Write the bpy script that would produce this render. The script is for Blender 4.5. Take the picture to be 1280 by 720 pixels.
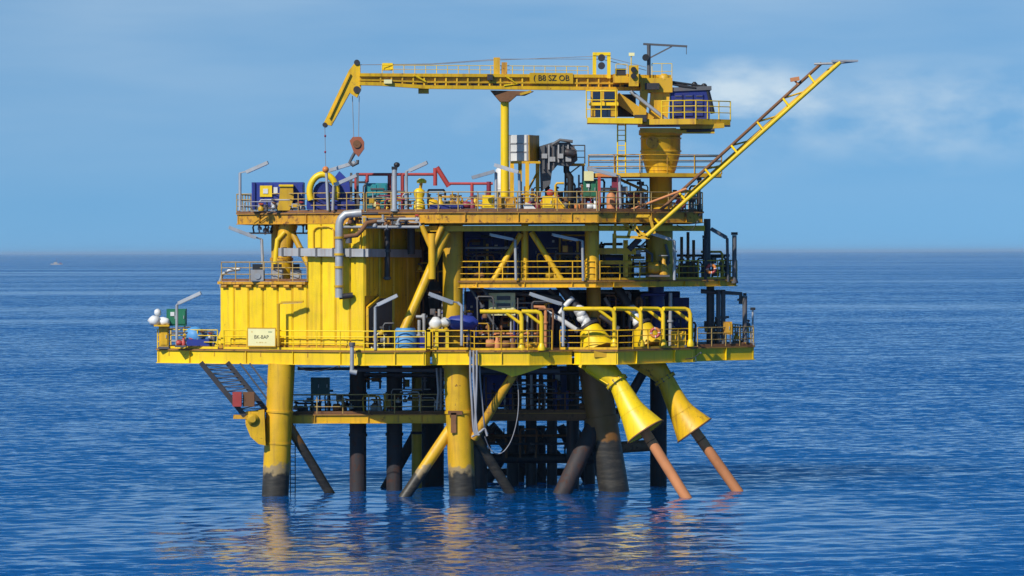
import bpy, bmesh, math, random
import numpy as np
from mathutils import Vector, Matrix, noise as mnoise

for o in list(bpy.data.objects):
    bpy.data.objects.remove(o)
scene = bpy.context.scene
COL = scene.collection
rnd = random.Random(7)
R = math.radians

# ------------------------------------------------------------------ camera
CAM_H = 13.95           # metres above the sea
DIST = 220.0            # metres from the camera to the front of the platform
PPM = 22.0              # picture pixels (1280 wide) per metre at that distance
cam_d = bpy.data.cameras.new('camera')
cam = bpy.data.objects.new('camera', cam_d)
COL.objects.link(cam)
scene.camera = cam
cam.location = (0, -DIST, CAM_H)
ROLL = 4.0 / 1280.0
cam.rotation_euler = (R(90), 0, 0)
cam.rotation_euler.rotate_axis('Z', -math.atan(ROLL))
cam_d.sensor_width = 36.0
cam_d.lens = 36.0 * (PPM * DIST) / 1280.0
cam_d.shift_y = -45.0 / 1280.0
cam_d.clip_start = 1.0
cam_d.clip_end = 200000.0

# ------------------------------------------------------------------ sky and sun
SUN_V = Vector((-0.46, -0.64, 0.64)).normalized()
SUN_EL = math.asin(SUN_V.z)
SUN_AZ = math.atan2(SUN_V.x, SUN_V.y)
world = bpy.data.worlds.new('World')
scene.world = world
world.use_nodes = True
wt = world.node_tree
wt.nodes.clear()
def wn(t, **k):
    n = wt.nodes.new(t)
    for a, b in k.items():
        setattr(n, a, b)
    return n
w_out = wn('ShaderNodeOutputWorld')
w_bg = wn('ShaderNodeBackground')
w_bg.inputs['Strength'].default_value = 0.1
sky = wn('ShaderNodeTexSky', sky_type='NISHITA', sun_disc=False)
sky.sun_elevation = SUN_EL
sky.sun_rotation = SUN_AZ
sky.altitude = 0
sky.air_density = 1.0
sky.dust_density = 0.3
sky.ozone_density = 5.0
# thin bluish haze veil over the low sky and soft cumulus: all by direction
tc = wn('ShaderNodeTexCoord')
def wmath(op, a, b=None, clamp=False):
    n = wn('ShaderNodeMath', operation=op, use_clamp=clamp)
    for i, v in enumerate((a, b)):
        if v is None: continue
        if isinstance(v, (int, float)): n.inputs[i].default_value = v
        else: wt.links.new(v, n.inputs[i])
    return n.outputs[0]
sep = wn('ShaderNodeSeparateXYZ')
wt.links.new(tc.outputs['Generated'], sep.inputs[0])
# clean sea air: the whole sky is read a little higher up, away from the yellow horizon band
comb = wn('ShaderNodeCombineXYZ')
wt.links.new(sep.outputs[0], comb.inputs[0]); wt.links.new(sep.outputs[1], comb.inputs[1])
wt.links.new(wmath('ADD', wmath('MULTIPLY', wmath('MAXIMUM', sep.outputs[2], 0.0), 0.85), 0.16), comb.inputs[2])
nrmz = wn('ShaderNodeVectorMath', operation='NORMALIZE')
wt.links.new(comb.outputs[0], nrmz.inputs[0])
wt.links.new(nrmz.outputs[0], sky.inputs['Vector'])
tint = wn('ShaderNodeMix', data_type='RGBA', blend_type='MULTIPLY')
tint.inputs[0].default_value = 1.0
wt.links.new(sky.outputs[0], tint.inputs[6])
tint.inputs[7].default_value = (0.36, 0.84, 1.03, 1)
# cloud coordinates: azimuth stretched
cmap = wn('ShaderNodeMapping')
cmap.inputs['Scale'].default_value = (22, 22, 50)
cmap.inputs['Location'].default_value = (3.1, 0.0, 0.7)
wt.links.new(tc.outputs['Generated'], cmap.inputs[0])
cn = wn('ShaderNodeTexNoise')
cn.inputs['Scale'].default_value = 1.6
cn.inputs['Detail'].default_value = 7
cn.inputs['Roughness'].default_value = 0.55
wt.links.new(cmap.outputs[0], cn.inputs['Vector'])
def blob(px, py, rx, ry):
    # a soft bank of cloud about one direction (radii in radians)
    ax = (px - 640) / 4840.0; az = (315 - py) / 4840.0
    dx = wmath('DIVIDE', wmath('SUBTRACT', wmath('DIVIDE', sep.outputs[0], sep.outputs[1]), ax), rx / 4840.0)
    dz = wmath('DIVIDE', wmath('SUBTRACT', wmath('DIVIDE', sep.outputs[2], sep.outputs[1]), az), ry / 4840.0)
    d2 = wmath('ADD', wmath('MULTIPLY', dx, dx), wmath('MULTIPLY', dz, dz))
    g = wmath('SUBTRACT', 1.0, d2, True)
    fwd = wmath('GREATER_THAN', sep.outputs[1], 0.0)
    return wmath('MULTIPLY', g, fwd)
b1 = blob(930, 122, 120, 58)
b2 = blob(1170, 145, 230, 80)
b3 = blob(690, 155, 130, 48)
b4 = blob(820, 185, 260, 70)
bank = wmath('ADD', wmath('ADD', wmath('MULTIPLY', b1, 1.05), wmath('MULTIPLY', b2, 0.62)),
             wmath('ADD', wmath('MULTIPLY', b3, 0.5), wmath('MULTIPLY', b4, 0.22)))
nz = wmath('MULTIPLY', wmath('SUBTRACT', cn.outputs['Fac'], 0.38), 3.2, True)
# high thin veil with its own noise everywhere
vmap = wn('ShaderNodeMapping')
vmap.inputs['Scale'].default_value = (5, 5, 34)
vmap.inputs['Location'].default_value = (1.3, 2.0, 4.7)
wt.links.new(tc.outputs['Generated'], vmap.inputs[0])
vn = wn('ShaderNodeTexNoise')
vn.inputs['Scale'].default_value = 1.5
vn.inputs['Detail'].default_value = 5
wt.links.new(vmap.outputs[0], vn.inputs['Vector'])
veil_h = wmath('MULTIPLY', wmath('MULTIPLY', sep.outputs[2], 9.0, True), wmath('SUBTRACT', 1.0, wmath('MULTIPLY', wmath('SUBTRACT', sep.outputs[2], 0.07), 7.0, True), True))
veil = wmath('MULTIPLY', wmath('MULTIPLY', wmath('SUBTRACT', vn.outputs['Fac'], 0.22), 1.2, True), veil_h)
cloud = wmath('ADD', wmath('MULTIPLY', bank, nz), wmath('MULTIPLY', veil, 1.15), True)
low = wmath('MULTIPLY', wmath('SUBTRACT', 1.0, wmath('MULTIPLY', sep.outputs[2], 6.0), True), 0.155)     # whitish air low over the sea
cloud = wmath('ADD', wmath('MULTIPLY', cloud, 0.80), low, True)
cmix = wn('ShaderNodeMix', data_type='RGBA')
wt.links.new(cloud, cmix.inputs[0])
wt.links.new(tint.outputs[2], cmix.inputs[6])
cmix.inputs[7].default_value = (6.3, 7.6, 8.6, 1)
wt.links.new(cmix.outputs[2], w_bg.inputs['Color'])
wt.links.new(w_bg.outputs[0], w_out.inputs[0])

sun_d = bpy.data.lights.new('sun', 'SUN')
sun_d.energy = 4.6
sun_d.angle = R(0.53)
sun_d.color = (1.0, 0.95, 0.86)
sun = bpy.data.objects.new('sun', sun_d)
COL.objects.link(sun)
sun.rotation_euler = SUN_V.to_track_quat('Z', 'Y').to_euler()
sun.location = SUN_V * 300

scene.view_settings.view_transform = 'Standard'
scene.view_settings.look = 'None'
scene.view_settings.gamma = 1.0
scene.view_settings.exposure = 0.0
scene.view_settings.use_curve_mapping = False
scene.render.engine = 'CYCLES'

# ------------------------------------------------------------------ placing
def P(px, py, Y):
    """point at depth Y metres behind the front plane, seen at (px, py) of the 1280-wide photograph"""
    dx, dy = px - 640.0, py - 315.0
    x = dx - ROLL * dy
    y = dy + ROLL * dx
    k = (DIST + Y) / DIST / PPM
    return Vector((x * k, Y, CAM_H - y * k))
def XY(px, Y, z=0.0):
    """plan position of a column seen at px, at height z"""
    k = (DIST + Y) / DIST / PPM
    yy = (CAM_H - z) / k
    return Vector(((px - 640.0 - ROLL * yy) * k, Y, z))
def M(px, Y=0):
    return px * (DIST + Y) / DIST / PPM

# ------------------------------------------------------------------ materials
MATS = {}
def paint(name, col, rough=0.45, rust=0.30, streak=0.35, metal=0.0, var=0.25, rustcol=(0.16, 0.06, 0.02), scale=1.0, bump=0.15):
    m = bpy.data.materials.new(name)
    m.use_nodes = True
    t = m.node_tree
    N, L = t.nodes, t.links
    b = N['Principled BSDF']
    b.inputs['Metallic'].default_value = metal
    g = N.new('ShaderNodeNewGeometry')
    oi = N.new('ShaderNodeObjectInfo')
    # broad fading
    n1 = N.new('ShaderNodeTexNoise'); n1.inputs['Scale'].default_value = 0.9 * scale; n1.inputs['Detail'].default_value = 5
    L.new(g.outputs['Position'], n1.inputs['Vector'])
    mr = N.new('ShaderNodeMapRange'); mr.inputs[1].default_value = 0.3; mr.inputs[2].default_value = 0.7
    mr.inputs[3].default_value = 1 - var; mr.inputs[4].default_value = 1 + var * 0.35
    L.new(n1.outputs['Fac'], mr.inputs[0])
    ov = N.new('ShaderNodeMapRange'); ov.inputs[3].default_value = 0.88; ov.inputs[4].default_value = 1.08
    L.new(oi.outputs['Random'], ov.inputs[0])
    mu = N.new('ShaderNodeMath'); mu.operation = 'MULTIPLY'
    L.new(mr.outputs[0], mu.inputs[0]); L.new(ov.outputs[0], mu.inputs[1])
    c1 = N.new('ShaderNodeMix'); c1.data_type = 'RGBA'; c1.blend_type = 'MULTIPLY'; c1.inputs[0].default_value = 1
    c1.inputs[6].default_value = (*col, 1)
    L.new(mu.outputs[0], c1.inputs[7])
    if col[0] > 0.6 and col[2] < 0.05:
        nc = N.new('ShaderNodeTexNoise'); nc.inputs['Scale'].default_value = 0.45; nc.inputs['Detail'].default_value = 7; nc.inputs['Roughness'].default_value = 0.6
        L.new(g.outputs['Position'], nc.inputs['Vector'])
        rc = N.new('ShaderNodeMapRange'); rc.inputs[1].default_value = 0.46; rc.inputs[2].default_value = 0.68; rc.inputs[4].default_value = 0.42
        L.new(nc.outputs['Fac'], rc.inputs[0])
        c0 = N.new('ShaderNodeMix'); c0.data_type = 'RGBA'
        L.new(rc.outputs[0], c0.inputs[0]); L.new(c1.outputs[2], c0.inputs[6]); c0.inputs[7].default_value = (col[0] * 0.80, col[1] * 0.62, 0.03, 1)
        c1 = c0
    # runs of dirt and rust down the faces
    mp = N.new('ShaderNodeMapping'); mp.inputs['Scale'].default_value = (4.5 * scale, 4.5 * scale, 0.45 * scale)
    L.new(g.outputs['Position'], mp.inputs[0])
    n2 = N.new('ShaderNodeTexNoise'); n2.inputs['Scale'].default_value = 1.0; n2.inputs['Detail'].default_value = 6
    L.new(mp.outputs[0], n2.inputs['Vector'])
    r2 = N.new('ShaderNodeMapRange'); r2.inputs[1].default_value = 0.51; r2.inputs[2].default_value = 0.76
    r2.inputs[4].default_value = streak
    L.new(n2.outputs['Fac'], r2.inputs[0])
    c2 = N.new('ShaderNodeMix'); c2.data_type = 'RGBA'
    L.new(r2.outputs[0], c2.inputs[0]); L.new(c1.outputs[2], c2.inputs[6])
    c2.inputs[7].default_value = (rustcol[0] * 1.4, rustcol[1] * 1.4, rustcol[2] * 1.4, 1)
    # rust patches
    n3 = N.new('ShaderNodeTexNoise'); n3.inputs['Scale'].default_value = 2.6 * scale; n3.inputs['Detail'].default_value = 9; n3.inputs['Roughness'].default_value = 0.66
    L.new(g.outputs['Position'], n3.inputs['Vector'])
    th = 0.74 - 0.34 * rust
    r3 = N.new('ShaderNodeMapRange'); r3.inputs[1].default_value = th; r3.inputs[2].default_value = th + 0.07; r3.inputs[4].default_value = 0.9
    L.new(n3.outputs['Fac'], r3.inputs[0])
    c3 = N.new('ShaderNodeMix'); c3.data_type = 'RGBA'
    L.new(r3.outputs[0], c3.inputs[0]); L.new(c2.outputs[2], c3.inputs[6])
    c3.inputs[7].default_value = (*rustcol, 1)
    L.new(c3.outputs[2], b.inputs['Base Color'])
    rr = N.new('ShaderNodeMapRange'); rr.inputs[3].default_value = rough; rr.inputs[4].default_value = 0.9
    L.new(r3.outputs[0], rr.inputs[0]); L.new(rr.outputs[0], b.inputs['Roughness'])
    bp = N.new('ShaderNodeBump'); bp.inputs['Strength'].default_value = bump; bp.inputs['Distance'].default_value = 0.02
    L.new(n3.outputs['Fac'], bp.inputs['Height']); L.new(bp.outputs[0], b.inputs['Normal'])
    MATS[name] = m
    return m
paint('yellow', (0.80, 0.46, 0.004), 0.45, 0.36, 0.60)
paint('yellow_clean', (0.90, 0.61, 0.003), 0.42, 0.20, 0.30, var=0.17)
paint('yellow_worn', (0.66, 0.34, 0.010), 0.5, 0.56, 0.7)
paint('rail_worn', (0.44, 0.30, 0.09), 0.55, 0.5, 0.5, scale=1.6)
paint('mustard', (0.62, 0.36, 0.008), 0.5, 0.32, 0.45)
paint('crane_yellow', (0.76, 0.44, 0.005), 0.45, 0.34, 0.60)
paint('edge_rust', (0.46, 0.22, 0.025), 0.65, 0.55, 0.5, rustcol=(0.15, 0.055, 0.02))
paint('rust_brown', (0.20, 0.085, 0.03), 0.75, 0.5, 0.5, rustcol=(0.09, 0.035, 0.015))
paint('rust_orange', (0.62, 0.24, 0.09), 0.7, 0.25, 0.3, rustcol=(0.40, 0.14, 0.05))
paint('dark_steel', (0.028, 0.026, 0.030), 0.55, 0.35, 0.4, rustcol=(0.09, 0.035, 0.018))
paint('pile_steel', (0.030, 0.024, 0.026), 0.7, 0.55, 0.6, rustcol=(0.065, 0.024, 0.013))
paint('grey', (0.36, 0.36, 0.36), 0.5, 0.25, 0.4)
paint('galvanised', (0.44, 0.45, 0.46), 0.45, 0.15, 0.3, metal=0.3, rustcol=(0.24, 0.16, 0.1))
paint('dark_grey', (0.10, 0.10, 0.105), 0.55, 0.3, 0.3)
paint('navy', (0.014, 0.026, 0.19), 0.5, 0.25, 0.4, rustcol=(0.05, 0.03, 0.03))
paint('blue', (0.02, 0.04, 0.27), 0.5, 0.28, 0.4, rustcol=(0.05, 0.04, 0.06))
paint('sky_blue', (0.08, 0.30, 0.60), 0.55, 0.2, 0.3, rustcol=(0.25, 0.3, 0.36))
paint('teal', (0.02, 0.27, 0.30), 0.5, 0.2, 0.3)
paint('green', (0.012, 0.16, 0.075), 0.5, 0.12, 0.2)
paint('dark_green', (0.012, 0.07, 0.06), 0.5, 0.12, 0.2)
paint('hook_red', (0.34, 0.10, 0.045), 0.5, 0.3, 0.3)
paint('red', (0.46, 0.06, 0.05), 0.45, 0.12, 0.2, rustcol=(0.25, 0.03, 0.03))
paint('dark_red', (0.26, 0.03, 0.06), 0.5, 0.2, 0.25, rustcol=(0.1, 0.02, 0.02))
paint('orange', (0.75, 0.24, 0.05), 0.5, 0.15, 0.2)
paint('white', (0.74, 0.74, 0.72), 0.5, 0.22, 0.35, rustcol=(0.42, 0.36, 0.3))
paint('cream', (0.83, 0.76, 0.38), 0.5, 0.0, 0.08, rustcol=(0.4, 0.3, 0.12), var=0.1)
paint('black', (0.015, 0.015, 0.017), 0.5, 0.05, 0.1, rustcol=(0.03, 0.02, 0.02))
paint('cable', (0.30, 0.30, 0.32), 0.6, 0.0, 0.1)
def glass(name, col, rough=0.08):
    m = bpy.data.materials.new(name); m.use_nodes = True
    b = m.node_tree.nodes['Principled BSDF']
    b.inputs['Base Color'].default_value = (*col, 1); b.inputs['Roughness'].default_value = rough
    b.inputs['Specular IOR Level'].default_value = 0.7
    MATS[name] = m
glass('cab_glass', (0.01, 0.015, 0.04))
glass('lamp_lens', (0.72, 0.72, 0.70), 0.25)
def leg_paint(name, col, z_growth, z_salt):
    """painted leg: rusty wear, a pale salt band and dark marine growth at the splash zone"""
    m = paint(name, col, 0.5, 0.30, 0.45)
    t = m.node_tree; N, L = t.nodes, t.links
    b = N['Principled BSDF']
    src = b.inputs['Base Color'].links[0].from_socket
    g = N.new('ShaderNodeNewGeometry'); s = N.new('ShaderNodeSeparateXYZ'); L.new(g.outputs['Position'], s.inputs[0])
    nz = N.new('ShaderNodeTexNoise'); nz.inputs['Scale'].default_value = 1.8; nz.inputs['Detail'].default_value = 7
    L.new(g.outputs['Position'], nz.inputs['Vector'])
    ad = N.new('ShaderNodeMath'); ad.operation = 'MULTIPLY_ADD'; ad.inputs[1].default_value = 1.5
    L.new(nz.outputs['Fac'], ad.inputs[0]); L.new(s.outputs[2], ad.inputs[2])
    r1 = N.new('ShaderNodeMapRange'); r1.inputs[1].default_value = z_salt + 0.75; r1.inputs[2].default_value = z_salt + 0.95
    r1.inputs[3].default_value = 0.85; r1.inputs[4].default_value = 0.0
    L.new(ad.outputs[0], r1.inputs[0])
    c1 = N.new('ShaderNodeMix'); c1.data_type = 'RGBA'
    L.new(r1.outputs[0], c1.inputs[0]); L.new(src, c1.inputs[6]); c1.inputs[7].default_value = (0.26, 0.20, 0.12, 1)
    r2 = N.new('ShaderNodeMapRange'); r2.inputs[1].default_value = z_growth + 0.7; r2.inputs[2].default_value = z_growth + 0.95
    r2.inputs[3].default_value = 0.95; r2.inputs[4].default_value = 0.0
    L.new(ad.outputs[0], r2.inputs[0])
    c2 = N.new('ShaderNodeMix'); c2.data_type = 'RGBA'
    L.new(r2.outputs[0], c2.inputs[0]); L.new(c1.outputs[2], c2.inputs[6]); mpg = N.new('ShaderNodeMapping'); mpg.inputs['Scale'].default_value = (0.9, 0.9, 5.0); L.new(g.outputs['Position'], mpg.inputs[0])
    ng = N.new('ShaderNodeTexNoise'); ng.inputs['Scale'].default_value = 1.3; ng.inputs['Detail'].default_value = 8; ng.inputs['Roughness'].default_value = 0.7; L.new(mpg.outputs[0], ng.inputs['Vector'])
    cr = N.new('ShaderNodeValToRGB'); L.new(ng.outputs['Fac'], cr.inputs[0])
    e_ = cr.color_ramp.elements; e_[0].position = 0.36; e_[0].color = (0.006, 0.007, 0.008, 1); e_[1].position = 0.66; e_[1].color = (0.055, 0.048, 0.036, 1)
    q_ = e_.new(0.5); q_.color = (0.020, 0.020, 0.018, 1)
    L.new(cr.outputs[0], c2.inputs[7])
    L.new(c2.outputs[2], b.inputs['Base Color'])
leg_paint('leg_yellow', (0.74, 0.43, 0.006), 1.2, 1.65)
leg_paint('leg_rust', (0.22, 0.10, 0.02), 2.9, 2.8)

# ------------------------------------------------------------------ mesh helpers
WOFF = {}
def spline(pts, n=5):
    pts = [Vector(p) for p in pts]; out = []
    for i in range(len(pts) - 1):
        p0, p1, p2, p3 = pts[max(0, i - 1)], pts[i], pts[i + 1], pts[min(len(pts) - 1, i + 2)]
        for k in range(n):
            q = k / n
            out.append(0.5 * ((2 * p1) + (p2 - p0) * q + (2 * p0 - 5 * p1 + 4 * p2 - p3) * q * q + (3 * p1 - p0 - 3 * p2 + p3) * q ** 3))
    return out + [pts[-1]]
class MB:
    def __init__(s):
        s.v = []; s.f = []; s.sm = []
    def add(s, vs, fs, smooth=False):
        o = len(s.v)
        s.v += [Vector(p) for p in vs]
        for f in fs:
            s.f.append(tuple(i + o for i in f)); s.sm.append(smooth)
        return s
    def bar(s, a, b, w, h, up=(0, 0, 1)):
        """box from a to b; w sideways, h along up"""
        a = Vector(a); b = Vector(b); d = (b - a)
        if d.length < 1e-6: return s
        d.normalize(); up = Vector(up)
        if abs(d.dot(up)) > 0.99: up = Vector((0, 1, 0))
        sd = d.cross(up).normalized(); u = sd.cross(d).normalized()
        vs = []
        for p in (a, b):
            for i, j in ((-1, -1), (1, -1), (1, 1), (-1, 1)):
                vs.append(p + sd * (i * w / 2) + u * (j * h / 2))
        return s.add(vs, [(3, 2, 1, 0), (4, 5, 6, 7), (0, 1, 5, 4), (1, 2, 6, 5), (2, 3, 7, 6), (3, 0, 4, 7)])
    def box(s, c, sx, sy, sz, rz=0.0):
        c = Vector(c)
        ca, sa = math.cos(rz), math.sin(rz)
        return s.bar(c - Vector((ca, sa, 0)) * sx / 2, c + Vector((ca, sa, 0)) * sx / 2, sy, sz)
    def tube(s, pts, r, n=10, caps=True):
        pts = [Vector(p) for p in pts]
        rs = r if isinstance(r, (list, tuple)) else [r] * len(pts)
        rings = []
        ref = None
        for i, p in enumerate(pts):
            if i == 0: d = pts[1] - p
            elif i == len(pts) - 1: d = p - pts[i - 1]
            else: d = (pts[i + 1] - p).normalized() + (p - pts[i - 1]).normalized()
            if d.length < 1e-9: d = Vector((0, 0, 1))
            d.normalize()
            if ref is None:
                ref = d.orthogonal().normalized()
            ref = (ref - d * ref.dot(d))
            if ref.length < 1e-6: ref = d.orthogonal()
            ref.normalize()
            q = d.cross(ref)
            rings.append([p + (ref * math.cos(2 * math.pi * k / n) + q * math.sin(2 * math.pi * k / n)) * rs[i] for k in range(n)])
        vs = [v for rg in rings for v in rg]
        fs = []
        for i in range(len(rings) - 1):
            for k in range(n):
                k2 = (k + 1) % n
                fs.append((i * n + k, i * n + k2, (i + 1) * n + k2, (i + 1) * n + k))
        s.add(vs, fs, True)
        if caps:
            s.add(rings[0], [tuple(range(n))[::-1]]); s.add(rings[-1], [tuple(range(n))])
        return s
    def lathe(s, a, d, prof, n=20):
        """prof: list of (along, radius)"""
        a = Vector(a); d = Vector(d).normalized(); x = d.orthogonal().normalized(); y = d.cross(x)
        vs = []; fs = []
        for t, r in prof:
            for k in range(n):
                an = 2 * math.pi * k / n
                vs.append(a + d * t + (x * math.cos(an) + y * math.sin(an)) * max(r, 0.001))
        for i in range(len(prof) - 1):
            for k in range(n):
                k2 = (k + 1) % n
                fs.append((i * n + k, i * n + k2, (i + 1) * n + k2, (i + 1) * n + k))
        s.add(vs, fs, True)
        s.add(vs[:n], [tuple(range(n))[::-1]]); s.add(vs[-n:], [tuple(range(n))])
        return s
    def prism(s, plan, z0, z1):
        n = len(plan)
        vs = [Vector((p[0], p[1], z0)) for p in plan] + [Vector((p[0], p[1], z1)) for p in plan]
        fs = [tuple(range(n))[::-1], tuple(range(n, 2 * n))] + [(i, (i + 1) % n, n + (i + 1) % n, n + i) for i in range(n)]
        return s.add(vs, fs)
    def plate(s, pts, th, nrm):
        """flat polygon given by 3-D points, thickness th along nrm"""
        pts = [Vector(p) for p in pts]; nn = Vector(nrm).normalized() * th; n = len(pts)
        return s.add(pts + [p + nn for p in pts], [tuple(range(n))[::-1], tuple(range(n, 2 * n))] + [(i, (i + 1) % n, n + (i + 1) % n, n + i) for i in range(n)])
    def blob(s, c, rx, ry, rz, n=10, m=7, jit=0.0, seed=0):
        rr = random.Random(seed); c = Vector(c); vs = []; fs = []
        for i in range(m + 1):
            ph = math.pi * i / m
            for k in range(n):
                th = 2 * math.pi * k / n
                j = 1 + rr.uniform(-jit, jit)
                vs.append(c + Vector((rx * math.sin(ph) * math.cos(th), ry * math.sin(ph) * math.sin(th), rz * math.cos(ph))) * j)
        for i in range(m):
            for k in range(n):
                k2 = (k + 1) % n
                fs.append((i * n + k, (i + 1) * n + k, (i + 1) * n + k2, i * n + k2))
        return s.add(vs, fs, True)
    def mesh(s, name, off=Vector((0, 0, 0))):
        me = bpy.data.meshes.new(name)
        me.from_pydata([tuple(p - off) for p in s.v], [], s.f)
        me.polygons.foreach_set('use_smooth', s.sm)
        me.update()
        return me
    def build(s, name, mat, parent=None, **props):
        off = WOFF[parent.name] if parent is not None else Vector((0, 0, 0))
        own = None
        if parent is None:                       # a thing of one mesh: origin at the foot of its middle
            xs = [p.x for p in s.v]; ys = [p.y for p in s.v]; zs = [p.z for p in s.v]
            own = Vector(((min(xs) + max(xs)) / 2, (min(ys) + max(ys)) / 2, min(zs)))
            off = own
        o = bpy.data.objects.new(name, s.mesh(name, off))
        o.data.materials.append(MATS[mat])
        COL.objects.link(o)
        if parent is not None: o.parent = parent
        else: o.location = own
        WOFF[o.name] = off
        for k, v in props.items(): o[k] = v
        return o
def thing(name, label, cat, loc, group=None, kind=None):
    o = bpy.data.objects.new(name, None)
    o.empty_display_size = 0.3
    COL.objects.link(o)
    o.location = loc
    WOFF[o.name] = Vector(loc)
    o['label'] = label; o['category'] = cat
    if group: o['group'] = group
    if kind: o['kind'] = kind
    return o
def tagged(o, label, cat, group=None):
    o['label'] = label; o['category'] = cat
    if group: o['group'] = group
    return o
def shared(name, me, mat, parent, loc, rz=0.0, scale=None):
    """one more object on shared mesh data"""
    o = bpy.data.objects.new(name, me)
    if not me.materials: me.materials.append(MATS[mat])
    COL.objects.link(o); o.parent = parent
    o.location = Vector(loc) - WOFF[parent.name]
    o.rotation_euler = (0, 0, rz)
    if scale: o.scale = scale
    WOFF[o.name] = Vector(loc)
    return o

# ------------------------------------------------------------------ the sea
def axis(dense0, dense1, step, grow, lim0, lim1):
    mid = list(np.arange(dense0, dense1, step))
    hi = []; s = step; x = mid[-1]
    while x < lim1:
        s *= grow; x += s; hi.append(x)
    lo = []; s = step; x = mid[0]
    while x > lim0:
        s *= grow; x -= s; lo.append(x)
    return np.array(lo[::-1] + mid + hi)
SEA_K1, SEA_K2, SEA_TILT = 0.60, 0.32, -0.095      # ripple slopes; normals leaned to the camera side, added so less pale horizon reflects
def make_sea():
    xs = axis(-36, 36, 0.26, 1.05, -60000, 60000)
    ys = axis(-72, 40, 0.30, 1.022, -900, 90000)
    X, Y = np.meshgrid(xs, ys)
    dxs = np.gradient(xs)[None, :] + 0 * X
    dys = np.gradient(ys)[:, None] + 0 * X
    rs = np.random.RandomState(5)
    Z = np.zeros_like(X)
    head = math.radians(-62)             # the swell runs mostly towards the camera
    for i in range(74):
        lam = 0.7 * (6.0 / 0.7) ** rs.rand()
        th = head + rs.randn() * 0.62
        amp = 0.0021 * lam ** 0.62
        kx, ky = math.cos(th) * 2 * math.pi / lam, math.sin(th) * 2 * math.pi / lam
        fade = np.clip(lam / (np.maximum(np.abs(math.cos(th)) * dxs, np.abs(math.sin(th)) * dys)) / 2.5 - 1.0, 0, 1)
        ph = kx * X + ky * Y + rs.rand() * 6.28
        Z += amp * fade * (np.sin(ph) + 0.22 * np.sin(2 * ph + 1.3))
    ny, nx = X.shape
    co = np.stack([X, Y, Z], -1).reshape(-1, 3)
    idx = np.arange(nx * ny).reshape(ny, nx)
    q = np.stack([idx[:-1, :-1], idx[:-1, 1:], idx[1:, 1:], idx[1:, :-1]], -1).reshape(-1, 4)
    me = bpy.data.meshes.new('sea')
    me.vertices.add(len(co)); me.vertices.foreach_set('co', co.ravel())
    me.loops.add(q.size); me.loops.foreach_set('vertex_index', q.ravel())
    me.polygons.add(len(q)); me.polygons.foreach_set('loop_start', np.arange(0, q.size, 4))
    me.polygons.foreach_set('loop_total', np.full(len(q), 4))
    me.update(); me.validate()
    me.polygons.foreach_set('use_smooth', np.ones(len(q), bool))
    o = bpy.data.objects.new('sea', me); COL.objects.link(o)
    o['kind'] = 'structure'; o['label'] = 'rippled deep blue open sea reaching to the horizon'
    m = bpy.data.materials.new('sea_water'); m.use_nodes = True
    t = m.node_tree; N, L = t.nodes, t.links
    b = N['Principled BSDF']
    b.inputs['Base Color'].default_value = (0.000, 0.068, 0.245, 1)
    b.inputs['Roughness'].default_value = 0.07
    b.inputs['IOR'].default_value = 1.33
    b.subsurface_method = 'BURLEY'
    b.inputs['Subsurface Weight'].default_value = 1.0
    b.inputs['Subsurface Radius'].default_value = (1, 1, 1)
    b.inputs['Subsurface Scale'].default_value = 30.0
    g = N.new('ShaderNodeNewGeometry')
    # wind streaks: long patches where the ripples are steeper or flatter
    mp = N.new('ShaderNodeMapping'); mp.inputs['Scale'].default_value = (0.0016, 0.0075, 0)
    L.new(g.outputs['Position'], mp.inputs[0])
    pn = N.new('ShaderNodeTexNoise'); pn.inputs['Scale'].default_value = 1.0; pn.inputs['Detail'].default_value = 5; pn.inputs['Roughness'].default_value = 0.6
    L.new(mp.outputs[0], pn.inputs['Vector'])
    pr = N.new('ShaderNodeMapRange'); pr.inputs[1].default_value = 0.36; pr.inputs[2].default_value = 0.64
    pr.inputs[3].default_value = 0.45; pr.inputs[4].default_value = 1.45
    L.new(pn.outputs['Fac'], pr.inputs[0])
    def slopes(scale, detail, k):
        q1 = N.new('ShaderNodeMapping'); q1.inputs['Scale'].default_value = (scale * 0.62, scale, scale)
        q1.inputs['Rotation'].default_value = (0, 0, 0.22)
        L.new(g.outputs['Position'], q1.inputs[0])
        n = N.new('ShaderNodeTexNoise'); n.inputs['Scale'].default_value = 1.0; n.inputs['Detail'].default_value = detail; n.inputs['Roughness'].default_value = 0.55
        L.new(q1.outputs[0], n.inputs['Vector'])
        s_ = N.new('ShaderNodeVectorMath'); s_.operation = 'SUBTRACT'; s_.inputs[1].default_value = (0.5, 0.5, 0.5)
        L.new(n.outputs['Color'], s_.inputs[0])
        m_ = N.new('ShaderNodeVectorMath'); m_.operation = 'MULTIPLY'; m_.inputs[1].default_value = (k * 0.7, k, 0)
        L.new(s_.outputs[0], m_.inputs[0])
        return m_.outputs[0]
    def vadd(a, b_):
        n = N.new('ShaderNodeVectorMath'); n.operation = 'ADD'
        for i_, q in enumerate((a, b_)):
            if isinstance(q, tuple): n.inputs[i_].default_value = q
            else: L.new(q, n.inputs[i_])
        return n.outputs[0]
    tot = vadd(slopes(1.8, 3, SEA_K1), slopes(0.33, 3, SEA_K2))
    # ripples flattened around the platform, added to strengthen its reflection
    ds = N.new('ShaderNodeVectorMath'); ds.operation = 'DISTANCE'; ds.inputs[1].default_value = (-1, -22, 0)
    L.new(g.outputs['Position'], ds.inputs[0])
    dr = N.new('ShaderNodeMapRange'); dr.interpolation_type = 'SMOOTHSTEP'
    dr.inputs[1].default_value = 18; dr.inputs[2].default_value = 44; dr.inputs[3].default_value = 0.16; dr.inputs[4].default_value = 1.0
    L.new(ds.outputs['Value'], dr.inputs[0])
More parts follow.
